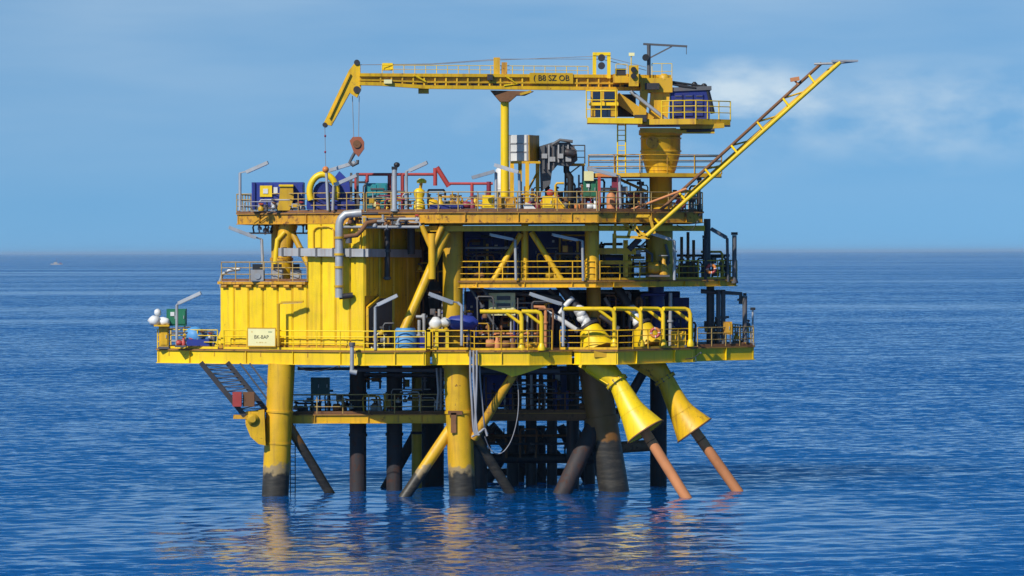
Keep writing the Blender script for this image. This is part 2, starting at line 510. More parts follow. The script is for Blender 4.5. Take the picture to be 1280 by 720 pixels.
    pm = N.new('ShaderNodeMath'); pm.operation = 'MULTIPLY'
    L.new(pr.outputs[0], pm.inputs[0]); L.new(dr.outputs[0], pm.inputs[1])
    sc_ = N.new('ShaderNodeVectorMath'); sc_.operation = 'SCALE'
    L.new(vadd(tot, (0, SEA_TILT, 0)), sc_.inputs[0]); L.new(pm.outputs[0], sc_.inputs['Scale'])
    nn_ = N.new('ShaderNodeVectorMath'); nn_.operation = 'NORMALIZE'
    L.new(vadd(g.outputs['Normal'], sc_.outputs[0]), nn_.inputs[0])
    L.new(nn_.outputs[0], b.inputs['Normal'])
    me.materials.append(m)
    return o
make_sea()

# ------------------------------------------------------------------ shared builders
RAILPOST = {}
def railing(pts, label, mat='yellow', h=1.1, step=1.45, r=0.034, parent=None, mids=(0.36, 0.7), toe=True, name='railing', posts_mat=None):
    """a run of guard rail along deck-level points"""
    pts = [Vector(p) for p in pts]
    root = parent
    if root is None:
        root = thing(name, label, 'railing', pts[0], 'guard rails')
        holder = root
    else:
        holder = None
    up = Vector((0, 0, 1))
    key = (h, r, mat)
    if key not in RAILPOST:
        RAILPOST[key] = MB().tube([Vector((0, 0, 0)), Vector((0, 0, h))], r * 1.08, 6).mesh('railing_post')
    tr = MB().tube([p + up * h for p in pts], r, 6)
    if holder is None:
        holder = tr.build('railing', mat, root)
        if label: holder['label'] = label
    else:
        tr.build('top_rail', mat, root)
    for q in mids:
        MB().tube([p + up * h * q for p in pts], r * 0.8, 6).build('mid_rail', mat, holder)
    if toe:
        t = MB()
        for a, b in zip(pts[:-1], pts[1:]): t.bar(a + up * 0.07, b + up * 0.07, 0.012, 0.13)
        t.build('toe_board', 'rust_brown' if mat in ('rail_worn', 'yellow_worn') else mat, holder)
    for i, (a, b) in enumerate(zip(pts[:-1], pts[1:])):
        n = max(1, round((b - a).length / step))
        for k in range(n + (1 if i == len(pts) - 2 else 0)):
            shared('post', RAILPOST[key], mat, holder, a.lerp(b, k / n))
    return root
def girder(a, b, ztop, depth, mat, parent, flange=0.26, out=None, step=2.6, name='girder'):
    """I-section edge beam from a to b (plan), stiffeners as pieces of their own"""
    a = Vector((a[0], a[1], 0)); b = Vector((b[0], b[1], 0))
    d = (b - a).normalized(); nrm = d.cross(Vector((0, 0, 1)))      # to the right of a->b
    if out is not None and nrm.dot(Vector(out)) < 0: nrm = -nrm
    z = Vector((0, 0, 1)); ins = nrm * (-flange / 2)
    m = MB()
    m.bar(a + ins + z * (ztop - depth / 2), b + ins + z * (ztop - depth / 2), 0.03, depth - 0.06)
    MB().bar(a + ins + z * (ztop - 0.02), b + ins + z * (ztop - 0.02), flange, 0.05).build('top_flange', 'edge_rust', parent)
    m.bar(a + ins + z * (ztop - depth + 0.02), b + ins + z * (ztop - depth + 0.02), flange, 0.04)
    g = m.build(name, mat, parent)
    L = (b - a).length; n = int(L / step)
    for k in range(1, n + 1):
        p = a.lerp(b, (k - 0.5) / n)
        c = p + nrm * (-flange * 0.24) + z * (ztop - depth / 2)
        MB().bar(c - nrm * flange * 0.235, c + nrm * flange * 0.235, 0.03, depth - 0.09).build('stiffener', mat, parent)
    return g
def deck(name, plan, ztop, depth, mat, parent, front=None, plate_mat='rust_brown', joist=1.9, label=None, step=2.6):
    """deck plate on edge girders with joists underneath; plan runs counter-clockwise"""
    d = MB().prism(plan, ztop - 0.05, ztop).build(name, plate_mat, parent)
    if label: d['label'] = label
    n = len(plan)
    for i in range(n):
        a, b = plan[i], plan[(i + 1) % n]
        girder(a, b, ztop - 0.054, depth, mat, d, step=step if (front is None or i in front) else 50)
    ys = [p[1] for p in plan]
    y = min(ys) + 0.9
    while y < max(ys) - 0.5:
        xsx = []
        for i in range(n):
            a, b = plan[i], plan[(i + 1) % n]
            if (a[1] - y) * (b[1] - y) < 0:
                xsx.append(a[0] + (b[0] - a[0]) * (y - a[1]) / (b[1] - a[1]))
        xsx.sort()
        for q in range(0, len(xsx) - 1, 2):
            if xsx[q + 1] - xsx[q] > 1.0:
                MB().bar((xsx[q] + 0.3, y, ztop - 0.24), (xsx[q + 1] - 0.3, y, ztop - 0.24), 0.14, 0.36).build('joist', 'mustard', d)
        y += joist
    return d

# ------------------------------------------------------------------ levels and lines
ZMAIN, ZMID, ZTOP, ZCELL = 8.37, 12.31, 16.28, 4.62
def Yl(px): return (455 - px) * 0.0254          # the face that runs back to the left
def Yr(px): return (px - 690) * 0.036           # the face that runs back to the right
def pl(px, Y, z=ZMAIN):
    v = XY(px, Y, z); return (v.x, v.y)

platform = thing('offshore_platform', 'yellow steel offshore platform on stout legs standing in the blue sea', 'oil platform', XY(560, 8, 0))

main_plan = [pl(195, 6.7), pl(278, 4.5), pl(455, 0), pl(532, 0.0), pl(540, 0.9), pl(588, 0.9), pl(592, -0.45), pl(662, -0.45), pl(690, 0.35),
             pl(716, 1.0), pl(724, 0.55), pl(772, 0.15), pl(868, 5.0), pl(872, 6.6), pl(944, 9.4), pl(915, 19), pl(236, 19)]
deck('main_deck', main_plan, ZMAIN, 0.80, 'yellow_clean', platform, front=range(0, 14), joist=1.5)
top_plan = [pl(295, 6.4, ZTOP), pl(412, 2.6, ZTOP), pl(455, 1.9, ZTOP), pl(520, 1.6, ZTOP), pl(548, 0.7, ZTOP), pl(748, 0.7, ZTOP), pl(880, 5.6, ZTOP), pl(862, 17, ZTOP), pl(330, 18, ZTOP)]
deck('top_deck', top_plan, ZTOP, 0.62, 'yellow_worn', platform, front=range(0, 7), joist=1.7)
mid_plan = [pl(566, 2.4, ZMID), pl(745, 2.4, ZMID), pl(922, 8.6, ZMID), pl(900, 17, ZMID), pl(566, 17, ZMID)]
deck('middle_deck', mid_plan, ZMID, 0.36, 'yellow', platform, front=(0, 1), joist=1.8)
c1 = [pl(360, 4.2, ZCELL), pl(560, 4.2, ZCELL), pl(560, 9, ZCELL), pl(372, 9, ZCELL)]
deck('cellar_deck', c1, ZCELL, 0.52, 'yellow', platform, front=(0,), joist=1.5)
c2 = [pl(606, 5.6, ZCELL), pl(775, 5.6, ZCELL), pl(775, 11, ZCELL), pl(606, 11, ZCELL)]
deck('cellar_deck', c2, ZCELL, 0.46, 'rust_brown', platform, front=(0,), joist=1.5, label='rust brown cellar deck between the legs')
# second row of beams hung under the top deck, seen from below
for a, b in ((top_plan[3], top_plan[4]), (top_plan[4], top_plan[5]), (top_plan[5], top_plan[6])):
    A = Vector((a[0], a[1] + 0.8, ZTOP - 0.98)); B = Vector((b[0], b[1] + 0.8, ZTOP - 0.98))
    MB().bar(A, B, 0.28, 0.32).build('under_beam', 'yellow', platform)
# brackets below the left tip of the main deck
for px in (205, 236, 262):
    a = XY(px, Yl(px) + 0.4, ZMAIN - 0.62); b = XY(290, Yl(290) + 0.8, ZMAIN - 0.85)
    MB().bar(a, b + Vector((0, 0.05 * px / 50, 0)), 0.09, 0.12).build('bracket', 'yellow', platform)

def leg(top, bot, r, mat, rings, label=None):
    o = MB().tube([top, bot.lerp(top, 0.0) + (bot - top).normalized() * 4.0], r, 28).build('leg', mat, platform)
    if label: o['label'] = label
    for t, rr, hh in rings:
        c = top.lerp(bot, t); d = (bot - top).normalized()
        MB().tube([c - d * hh / 2, c + d * hh / 2], rr, 28).build('ring', mat, o)
    return o
L1 = leg(P(352, 455, 3.0), P(344, 620, 3.0), M(16.8, 3), 'leg_yellow', [(0.36, M(18, 3), 0.12), (0.60, M(17.6, 3), 0.10)])
L2 = leg(P(571, 457, 2.2), P(578, 618, 2.2), M(16.5, 2), 'leg_yellow', [(0.36, M(17.8, 2), 0.14), (0.0, M(18.5, 2), 0.2)])
L3 = leg(P(741, 455, 5.5), P(768, 616, 5.5), M(19, 5), 'leg_rust', [(0.44, M(21.5, 5), 0.5)], 'rust brown leg with a dark foot')
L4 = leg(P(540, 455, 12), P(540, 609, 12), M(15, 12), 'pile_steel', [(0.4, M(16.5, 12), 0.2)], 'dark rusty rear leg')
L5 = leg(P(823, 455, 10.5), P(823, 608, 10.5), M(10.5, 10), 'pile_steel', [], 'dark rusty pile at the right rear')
# conductor pipes
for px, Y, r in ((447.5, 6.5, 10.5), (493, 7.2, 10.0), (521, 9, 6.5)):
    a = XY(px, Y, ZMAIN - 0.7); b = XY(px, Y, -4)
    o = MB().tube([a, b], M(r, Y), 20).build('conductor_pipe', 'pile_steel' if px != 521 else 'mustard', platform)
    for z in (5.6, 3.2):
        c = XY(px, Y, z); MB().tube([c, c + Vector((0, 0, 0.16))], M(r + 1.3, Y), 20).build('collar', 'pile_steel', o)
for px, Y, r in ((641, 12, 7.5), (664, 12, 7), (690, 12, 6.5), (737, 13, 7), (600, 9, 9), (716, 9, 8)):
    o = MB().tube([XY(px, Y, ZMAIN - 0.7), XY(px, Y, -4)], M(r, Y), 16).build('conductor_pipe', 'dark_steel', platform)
# braces
def brace(a, b, r, mat='leg_yellow', name='brace'):
    a = Vector(a); b = Vector(b)
    return MB().tube([a, b], r, 14).build(name, mat, platform)
def ext(a, b, t=1.35): return a + (b - a) * t
brace(P(361, 532, 3.2), ext(P(361, 532, 3.2), P(412, 616, 4.5), 1.3), M(6), 'leg_rust')
brace(P(566, 532, 2.4), ext(P(566, 532, 2.4), P(508, 618, 1.0), 1.25), M(7.2), 'leg_yellow')
brace(P(645, 463, 0.6), P(592, 548, 2.0), M(5.6), 'yellow_worn')
brace(P(594, 547, 2.6), ext(P(594, 547, 2.6), P(634, 610, 3.6), 1.3), M(6.6), 'leg_rust')
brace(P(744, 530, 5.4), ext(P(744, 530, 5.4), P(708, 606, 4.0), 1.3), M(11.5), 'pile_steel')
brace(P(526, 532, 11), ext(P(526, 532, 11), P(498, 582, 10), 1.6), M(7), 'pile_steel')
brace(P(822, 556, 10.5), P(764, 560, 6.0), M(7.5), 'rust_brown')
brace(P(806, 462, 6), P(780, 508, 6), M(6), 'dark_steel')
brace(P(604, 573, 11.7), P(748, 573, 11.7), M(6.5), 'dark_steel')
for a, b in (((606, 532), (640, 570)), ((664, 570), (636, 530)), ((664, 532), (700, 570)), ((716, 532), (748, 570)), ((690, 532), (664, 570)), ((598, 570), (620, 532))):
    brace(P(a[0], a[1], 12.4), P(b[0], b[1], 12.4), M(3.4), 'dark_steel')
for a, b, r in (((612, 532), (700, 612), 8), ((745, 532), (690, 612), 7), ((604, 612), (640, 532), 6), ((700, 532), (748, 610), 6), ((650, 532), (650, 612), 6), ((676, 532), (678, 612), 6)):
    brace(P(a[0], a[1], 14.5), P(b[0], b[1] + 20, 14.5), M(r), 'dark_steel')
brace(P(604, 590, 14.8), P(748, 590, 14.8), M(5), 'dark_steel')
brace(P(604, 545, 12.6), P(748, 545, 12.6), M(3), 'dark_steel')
# under-deck plumbing visible as dark lines just below the main girder
for i, (a, b, r, m_) in enumerate((((440, 462), (700, 463), 3.2, 'dark_grey'), ((455, 468), (560, 469), 2.4, 'dark_steel'), ((600, 466), (742, 466), 2.6, 'dark_steel'), ((372, 461), (440, 461), 2.0, 'dark_grey'))):
    MB().tube([P(*a, 5.2 + i * 0.6), P(*b, 5.2 + i * 0.6)], M(r), 10).build('under_deck_pipe', m_, platform)
# flared brace foot plate under the front girder
m = MB()
m.plate([P(598, 457, 0.2), P(690, 455, 0.2), P(652, 468, 0.2), P(640, 471, 0.2), P(630, 466, 0.2)], 0.12, (0, 1, 0))
m.build('gusset', 'yellow_clean', platform)

# columns between the decks
def column(px, Y, z0, z1, r, mat='yellow', square=False):
    a, b = XY(px, Y, z0), XY(px, Y, z1)
    m = MB()
    if square: m.bar(a, b, M(2 * r, Y), M(2 * r, Y), (0, 1, 0))
    else: m.tube([a, b], M(r, Y), 24)
    return m.build('column', mat, platform)
column(566, 2.9, ZMAIN, ZTOP - 0.7, 12.5, 'mustard')
column(740, 3.0, ZMID, ZTOP - 0.7, 9, 'yellow')
column(742, 5.6, ZMAIN, ZMID - 0.1, 9, 'mustard')
column(656, 2.9, ZMID, ZTOP - 0.7, 4.5, 'yellow')
column(540, 1.0, ZMAIN + 4.05, ZTOP - 1.25, 4.6, 'yellow')
column(824, 6.0, ZMID, ZTOP - 0.6, 17, 'mustard')
column(820, 7.5, ZMAIN, ZMID - 0.1, 10, 'navy')
column(888, 10, ZMAIN, ZMID - 0.1, 5, 'dark_grey')
column(884, 9.5, ZMID, ZTOP - 0.4, 4.2, 'dark_grey')
column(345, 7.5, ZMID, ZTOP - 0.4, 6, 'mustard')
column(545, 9.0, ZMAIN, ZTOP - 0.7, 9, 'dark_grey')
def br(a, b, r, Y, mat='yellow', Y2=None):
    return brace(P(a[0], a[1], Y), P(b[0], b[1], Y if Y2 is None else Y2), M(r), mat, 'diagonal_brace')
br((558, 290), (504, 414), 5.6, 1.5, 'yellow', 0.7)
br((540, 312), (527, 282), 3.6, 1.05, 'yellow')
br((540, 312), (553, 282), 3.6, 1.05, 'yellow')
br((651, 292), (617, 350), 3.8, 2.7, 'yellow')
br((664, 290), (702, 350), 3.8, 2.7, 'yellow')
br((560, 380), (585, 345), 3.0, 4.0, 'mustard')
# frame beside the boom foot on the middle deck
for a, b, w in (((749, 314), (795, 314), 8), ((749, 328), (790, 328), 5), ((782, 300), (782, 346), 6), ((768, 292), (768, 314), 5)):
    MB().bar(P(*a, 4.2), P(*b, 4.2), M(w), M(w), (0, 1, 0)).build('frame_beam', 'yellow', platform)

# ------------------------------------------------------------------ the yellow panelled building
def line3(a, b, t): return a.lerp(b, t)
bA, bB = XY(275, Yl(275) + 0.9, ZMAIN), XY(456, 0.9, ZMAIN)
bC = XY(526, 6.3, ZMAIN); bD = bA + (bC - bB)
building = thing('equipment_building', 'bright yellow panelled steel building on the left half of the platform', 'building', (bA + bC) / 2)
zlow, zhigh = ZMID - 0.1, ZTOP - 0.70
fr = 0.61                                             # where the tall half begins
u = (bB - bA).normalized(); nout = Vector((u.y, -u.x, 0))
v = (bC - bB).normalized(); nright = Vector((v.y, -v.x, 0))
core = MB()
inn = 0.07
mA, mD = bA.lerp(bB, fr), bD.lerp(bC, fr)
def ins(p, k=inn): 
    c = (bA + bC) / 2
    return p + (c - p).normalized() * k
core.prism([ins(bA), ins(bB), ins(bC), ins(bD)], ZMAIN + 0.02, zlow)
core.prism([ins(mA), ins(bB), ins(bC), ins(mD)], zlow - 0.02, zhigh)
core.build('wall', 'mustard', building)
def panels(a, b, n, z0, z1, nrm, mat, gap=0.05, th=0.07, skip=None):
    for k in range(n):
        p, q = a.lerp(b, k / n), a.lerp(b, (k + 1) / n)
        d = (q - p).normalized() * gap / 2
        zz0, zz1 = z0, z1
        if skip and k in skip: zz0 = skip[k]
        m = MB(); p, q = p + d, q - d
        # a pressed sheet: flat field with a shallow raised fold in the middle
        w = (q - p); e = nrm * th
        prof = [(0, 0), (0.06, th), (0.36, th), (0.44, th + 0.02), (0.56, th + 0.02), (0.64, th), (0.94, th), (1, 0)]
        vs = []
        for z in (zz0, zz1):
            for t, o in prof: vs.append(Vector((p.x, p.y, z)) + w * t + nrm * (o - th * 0.5))
        c = len(prof)
        fs = [(i, i + 1, c + i + 1, c + i) for i in range(c - 1)] + [tuple(range(c))[::-1], tuple(range(c, 2 * c)), (0, c, 2 * c - 1, c - 1)]
        m.add(vs, fs); m.build('wall_panel', mat, building)
panels(bA, mA, 6, ZMAIN + 0.25, zlow - 0.12, nout, 'yellow_clean')
panels(mA, bB, 4, ZMAIN + 0.25, zhigh, nout, 'yellow_clean')
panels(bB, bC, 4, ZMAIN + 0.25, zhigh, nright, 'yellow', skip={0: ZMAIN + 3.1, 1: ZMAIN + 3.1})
# base skirting and lip of the low roof
MB().bar(bA + nout * 0.05 + Vector((0, 0, 0.13)), bB + nout * 0.05 + Vector((0, 0, 0.13)), 0.12, 0.2).build('skirting', 'yellow_worn', building)
MB().bar(bA + nout * 0.12 + Vector((0, 0, zlow - ZMAIN)), mA + nout * 0.12 + Vector((0, 0, zlow - ZMAIN)), 0.3, 0.16).build('roof_lip', 'yellow_worn', building)
for k in range(7):
    p = bA.lerp(mA, (k + 0.5) / 7) + nout * 0.16 + Vector((0, 0, zlow - ZMAIN - 0.2))
    MB().lathe(p - u * 0.18, u, [(0, 0.1), (0.36, 0.1)], 10).build('scallop', 'yellow_worn', building)
# sloped skirt at the left end
m = MB(); m.plate([P(268, 433, 5.6), P(279, 433, 5.5), P(279, 405, 5.5), P(276, 412, 5.6)], 0.12, (0, 1, 0)); m.build('skirt_plate', 'yellow_clean', building)
# pump-room door recess in the shaded face
def onright(t, z): 
    p = bB.lerp(bC, t); return Vector((p.x, p.y, z))
m = MB(); e = nright * 0.04
m.plate([onright(0.05, ZMAIN + 0.1) + e, onright(0.46, ZMAIN + 0.1) + e, onright(0.46, ZMAIN + 2.95) + e, onright(0.24, ZMAIN + 2.95) + e, onright(0.05, ZMAIN + 2.4) + e], 0.05, nright)
dr = m.build('door', 'dark_grey', building)
MB().bar(onright(0.40, ZMAIN + 1.1) + nright * 0.12, onright(0.40, ZMAIN + 1.35) + nright * 0.12, 0.05, 0.05).build('handle', 'galvanised', dr)
m = MB(); m.bar(onright(0.02, ZMAIN + 0.1) + nright * 0.1, onright(0.02, ZMAIN + 2.4) + nright * 0.1, 0.14, 0.14); m.bar(onright(0.02, ZMAIN + 2.4) + nright * 0.1, onright(0.23, ZMAIN + 3.02) + nright * 0.1, 0.14, 0.14)
m.bar(onright(0.23, ZMAIN + 3.02) + nright * 0.1, onright(0.5, ZMAIN + 3.02) + nright * 0.1, 0.14, 0.14); m.bar(onright(0.48, ZMAIN + 3.0) + nright * 0.1, onright(0.48, ZMAIN + 0.1) + nright * 0.1, 0.14, 0.14)
m.build('door_frame', 'yellow', building)
# rounded stiffening frames on the tall front
for t0, t1 in ((0.66, 0.80), (0.83, 0.98)):
    pts = []
    a = bA.lerp(bB, t0) + nout * 0.13; b = bA.lerp(bB, t1) + nout * 0.13
    z0, z1 = zhigh - 1.5, zhigh - 0.15
    for tt, zz in ((0, z0), (0, z1 - 0.25), (0.1, z1 - 0.07), (0.25, z1), (0.75, z1), (0.9, z1 - 0.07), (1, z1 - 0.25), (1, z0)):
        p = a.lerp(b, tt); pts.append(Vector((p.x, p.y, zz)))
    MB().tube(pts, 0.045, 6).build('stiffening_frame', 'yellow', building)
# name board
def text_part(txt, origin, xdir, size, mat, parent, nrm, extrude=0.006, name='lettering'):
    cu = bpy.data.curves.new('txt', 'FONT'); cu.body = txt; cu.size = size; cu.extrude = extrude
    cu.align_x = 'CENTER'; cu.align_y = 'CENTER'
    tmp = bpy.data.objects.new('txt_tmp', cu); COL.objects.link(tmp)
    dg = bpy.context.evaluated_depsgraph_get()
    me = bpy.data.meshes.new_from_object(tmp.evaluated_get(dg)); 
    bpy.data.objects.remove(tmp)
    x = Vector(xdir).normalized(); n = Vector(nrm).normalized(); y = n.cross(x)
    mt = Matrix((x, y, n)).transposed().to_4x4()
    mt.translation = Vector(origin) - WOFF[parent.name]
    me.transform(mt); me.name = name
    me.materials.clear(); me.materials.append(MATS[mat])
    o = bpy.data.objects.new(name, me); COL.objects.link(o); o.parent = parent
    WOFF[o.name] = WOFF[parent.name]
    return o
sc_ = P(327, 421.5, Yl(327) - 0.05); n2 = nout
board = thing('name_board', 'cream name board with dark lettering below the building wall', 'sign', sc_ - Vector((0, 0, 0.55)))
MB().bar(sc_ - u * M(20), sc_ + u * M(20), 0.04, M(22.5)).build('panel', 'cream', board)
m = MB()
for s in (-1, 1):
    m.bar(sc_ - u * M(21) + Vector((0, 0, s * M(11.6))), sc_ + u * M(21) + Vector((0, 0, s * M(11.6))), 0.07, 0.06)
    m.bar(sc_ + u * s * M(20.6) - Vector((0, 0, M(11.6))), sc_ + u * s * M(20.6) + Vector((0, 0, M(11.6))), 0.06, 0.07)
m.build('frame', 'mustard', board)
text_part('BK-BAP', sc_ + nout * 0.024, u, 0.30, 'black', board, nout)
text_part('o', sc_ + nout * 0.024 - u * M(14) + Vector((0, 0, M(7))), u, 0.18, 'mustard', board, nout, name='emblem')
text_part('ooo', sc_ + nout * 0.024 + u * M(13) + Vector((0, 0, M(7))), u, 0.15, 'green', board, nout, name='emblem')
text_part('o . oo o .. o', sc_ + nout * 0.024 - Vector((0, 0, M(6.5))), u, 0.14, 'mustard', board, nout, name='small_print')

# equipment on the low roof: yellow trunk, machines behind the rail
t = thing('air_trunk', 'fat yellow air trunk with a diagonal brace on the low roof under the top deck', 'duct', P(358, 345, 5.2))
MB().tube([P(354, 352, 5.4), P(352, 322, 5.4), P(357, 298, 5.4), P(361, 280, 5.4)], [M(15), M(13), M(11), M(12)], 20).build('trunk', 'yellow', t)
MB().tube([P(352, 322, 5.4), P(352, 326, 5.4)], M(15), 20).build('flange', 'yellow_worn', t)
MB().tube([P(364, 288, 5.2), P(386, 332, 4.6)], M(4), 12).build('brace', 'mustard', t)
MB().tube([P(344, 330, 4.9), P(347, 300, 4.9), P(356, 290, 4.9)], M(3.4), 10).build('side_pipe', 'yellow_clean', t)
for i, (px, w) in enumerate(((322, 16), (347, 14), (370, 13))):
    t = thing('fan_unit', ['grey fan unit at the left end of the low roof', 'grey fan unit in the middle of the low roof', 'grey fan unit at the right end of the low roof'][i], 'fan', P(px, 352, 4.2), 'fan units on the low roof')
    MB().bar(P(px - w / 2, 344, 4.2), P(px + w / 2, 344, 4.2), 0.8, M(14)).build('housing', 'grey', t)
    c = P(px, 336, 4.0)
    MB().bar(P(px - w / 2 + 2, 334, 4.3), P(px + w / 2 - 2, 334, 4.3), 0.5, M(8)).build('intake', 'black', t)
    MB().lathe(P(px, 345, 3.78), (0, -1, 0), [(0, M(4)), (0.04, M(4))], 14).build('cover', 'galvanised', t)
t = thing('pipe_loop', 'grey pipe loop bending round the left end of the low roof', 'pipe', P(280, 365, 6))
pts = [P(300, 336, 5.6), P(286, 338, 5.7), P(278, 343, 5.8), P(275, 352, 5.8), P(277, 360, 5.8), P(283, 367, 5.7)]
MB().tube(pts, M(2.3), 8).build('bend', 'galvanised', t)
MB().tube([P(280, 367.5, 5.7), P(292, 368, 5.6)], M(2.6), 8).build('outlet', 'dark_steel', t)

# pipes and trays clipped to the building
t = thing('cable_duct', 'grey vertical duct bent over at the top of the yellow building', 'duct', P(424, 372, 0.9))
pts = [P(424, 372, 0.9), P(424, 284, 0.9), P(424.6, 278, 0.9), P(426.5, 273, 0.9), P(432, 268, 0.9), P(452, 266, 0.9)]
MB().tube(pts, M(5.2), 12).build('duct', 'galvanised', t)
MB().tube([P(424, 371, 0.9), P(441, 369, 1.0)], M(3.6), 10).build('outlet', 'dark_steel', t)
for py in (297, 318, 334, 358): MB().tube([P(424, py - 1.4, 0.9), P(424, py + 1.4, 0.9)], M(6.5), 12).build('clamp', 'mustard', t)
t = thing('cable_tray', 'long grey horizontal cable tray across the yellow building', 'cable tray', P(440, 320, 1.2))
pa, pb, pc = P(350, 315, Yl(350) + 0.55), P(456, 316, 0.55), P(524, 317, 5.8)
MB().bar(pa, pb, 0.34, M(10)).bar(pb + Vector((0.05, 0, 0)), pc, 0.34, M(10)).build('tray', 'grey', t)
for q in (0.05, 0.25, 0.45, 0.65, 0.85): 
    c = pa.lerp(pb, q); MB().box(c, 0.12, 0.42, M(12), math.atan2(u.y, u.x)).build('bracket', 'dark_grey', t)
t = thing('drain_pipe', 'dark vertical drain pipe down the shaded building face', 'pipe', P(484, 352, 2.6))
MB().tube([P(484, 278, 2.3), P(484, 350, 2.3)], M(3.6), 10).build('pipe', 'dark_steel', t)
for py in (285, 312, 346): MB().tube([P(484, py, 2.3), P(484, py + 3, 2.3)], M(5), 10).build('collar', 'dark_grey', t)
t = thing('fire_water_pipe', 'rust red pipe bending across the top of the yellow wall', 'pipe', P(440, 300, 0.6))
MB().tube([P(430, 296, 0.5), P(446, 294, 0.5), P(452, 288, 0.5), P(458, 279, 0.6), P(470, 277, 0.9)], M(3), 10).build('pipe', 'rust_brown', t)
MB().tube([P(436, 304, 0.6), P(436, 296, 0.6)], M(4), 10).build('valve', 'dark_grey', t)
t = thing('riser_duct', 'dark grey riser duct at the far edge of the shaded building face', 'duct', P(515, 318, 4.6))
MB().tube([P(514, 276, 4.4), P(514, 318, 4.4)], M(5), 12).build('duct', 'dark_grey', t)
MB().tube([P(506, 277, 4.4), P(522, 277, 4.4)], M(4), 10).build('elbow', 'dark_grey', t)
t = thing('hanging_pipe', 'grey pipe clipped to the girder edge below the yellow building', 'pipe', P(440, 466, -0.3))
MB().tube([P(440, 430, -0.3), P(440, 464, -0.3)], M(2.6), 8).build('pipe', 'galvanised', t)
MB().tube([P(437, 464, -0.3), P(446, 466, -0.3)], M(3.2), 8).build('foot', 'galvanised', t)
MB().tube([P(440, 428, -0.3), P(440, 433, -0.3)], M(4), 8).build('clamp', 'dark_grey', t)

# ------------------------------------------------------------------ crane
CY = 6.0
def cy(px): return CY - (826 - px) * 0.0125        # the boom swings a little towards the camera
crane = thing('pedestal_crane', 'large yellow pedestal crane with its long boom lowered to the left', 'crane', P(826, 262, CY))
ped = MB().lathe(P(826, 264, CY), (0, 0, 1), [(0, M(14.5)), (M(45), M(14.5)), (M(45.5), M(17.5)), (M(49), M(18)), (M(74), M(25.5)), (M(97), M(25.5)), (M(98), M(28)), (M(104), M(28))], 36).build('pedestal', 'crane_yellow', crane)
for h in (51, 74, 90): MB().lathe(P(826, 264 - h, CY), (0, 0, 1), [(0, M(19.6 if h == 51 else 26.6)), (M(2), M(19.6 if h == 51 else 26.6))], 36).build('ring', 'crane_yellow', ped)
MB().lathe(P(815, 178, CY - M(23)), (0.2, -1, 0), [(0, M(8)), (0.18, M(8))], 16).build('hatch', 'yellow_worn', ped)
# service platform round the pedestal
zsp = P(826, 217, CY).z
plan = [(P(736, 217, 4.2).x, 4.2), (P(800, 217, 3.6).x, 3.6), (P(902, 217, 5.5).x, 5.5), (P(902, 217, 8.5).x, 8.5), (P(736, 217, 8.5).x, 8.5)]
sp = MB().prism(plan, zsp - 0.22, zsp).build('service_platform', 'mustard', crane)
railing([(*plan[0], zsp), (*plan[1], zsp), (*plan[2], zsp), (*plan[3], zsp), (*plan[4], zsp), (*plan[0], zsp)], None, 'yellow_worn', parent=crane, h=1.05, step=1.5, toe=False)
MB().bar(P(770, 222, 6), P(810, 240, 6), 0.14, 0.16).build('platform_strut', 'mustard', crane)
# ladder from the platform up to the cab
lad = MB()
for dx in (-5, 5): lad.tube([P(777 + dx, 218, 3.9), P(777 + dx, 152, 3.9)], 0.045, 6)
lad = lad.build('ladder', 'yellow_clean', crane)
for k in range(10): 
    py = 214 - k * 6.4
    MB().tube([P(772, py, 3.9), P(782, py, 3.9)], 0.025, 6).build('rung', 'yellow_clean', lad)
# slewing platform
zs = P(826, 155, CY).z
sl = [(P(797, 155, 4.0).x, 4.0), (P(870, 155, 3.4).x, 3.4), (P(913, 155, 5.2).x, 5.2), (P(913, 155, 8.6).x, 8.6), (P(797, 155, 8.6).x, 8.6)]
slp = MB().prism(sl, zs - 0.10, zs + 0.22).build('slewing_platform', 'crane_yellow', crane)
for a, b in (((800, 163), (845, 163)), ((850, 160), (905, 157)), ((845, 164), (893, 164))):
    MB().bar(P(*a, 4.6), P(*b, 4.6), 0.5, M(6)).build('under_beam', 'mustard', crane)
MB().tube([P(858, 163.5, 4.4), P(893, 162.5, 4.4)], M(2.4), 8).build('under_pipe', 'dark_steel', crane)
railing([(sl[0][0] + 1.4, sl[0][1], zs + 0.22), (*sl[1], zs + 0.22), (*sl[2], zs + 0.22), (*sl[3], zs + 0.22)], None, 'yellow_clean', parent=crane, h=1.05, step=0.8, toe=False)
# turret between platform and boom foot
m = MB(); m.bar(P(822, 152, CY - 0.3), P(826, 104, CY - 0.3), M(24), 1.5, (0, 1, 0)); m.build('turret', 'crane_yellow', crane)
m = MB(); m.bar(P(802, 150, CY - 1.2), P(806, 106, CY - 1.2), M(10), 0.4, (0, 1, 0)); m.build('turret', 'mustard', crane)
m = MB(); m.bar(P(770, 121, CY - 1.0), P(814, 152, CY - 1.0), 0.5, M(13)); m.build('boom_strut', 'mustard', crane)
MB().bar(P(782, 118, CY - 0.2), P(782, 146, CY - 0.2), M(26), 0.6, (0, 1, 0)).build('machinery_box', 'dark_steel', crane)
MB().tube([P(788, 114, 4.2), P(836, 152, 4.2)], M(2.4), 8).build('luffing_cylinder', 'galvanised', crane)
MB().bar(P(793, 148, 3.9), P(808, 148, 3.9), 0.5, M(9)).build('slew_motor', 'dark_steel', crane)
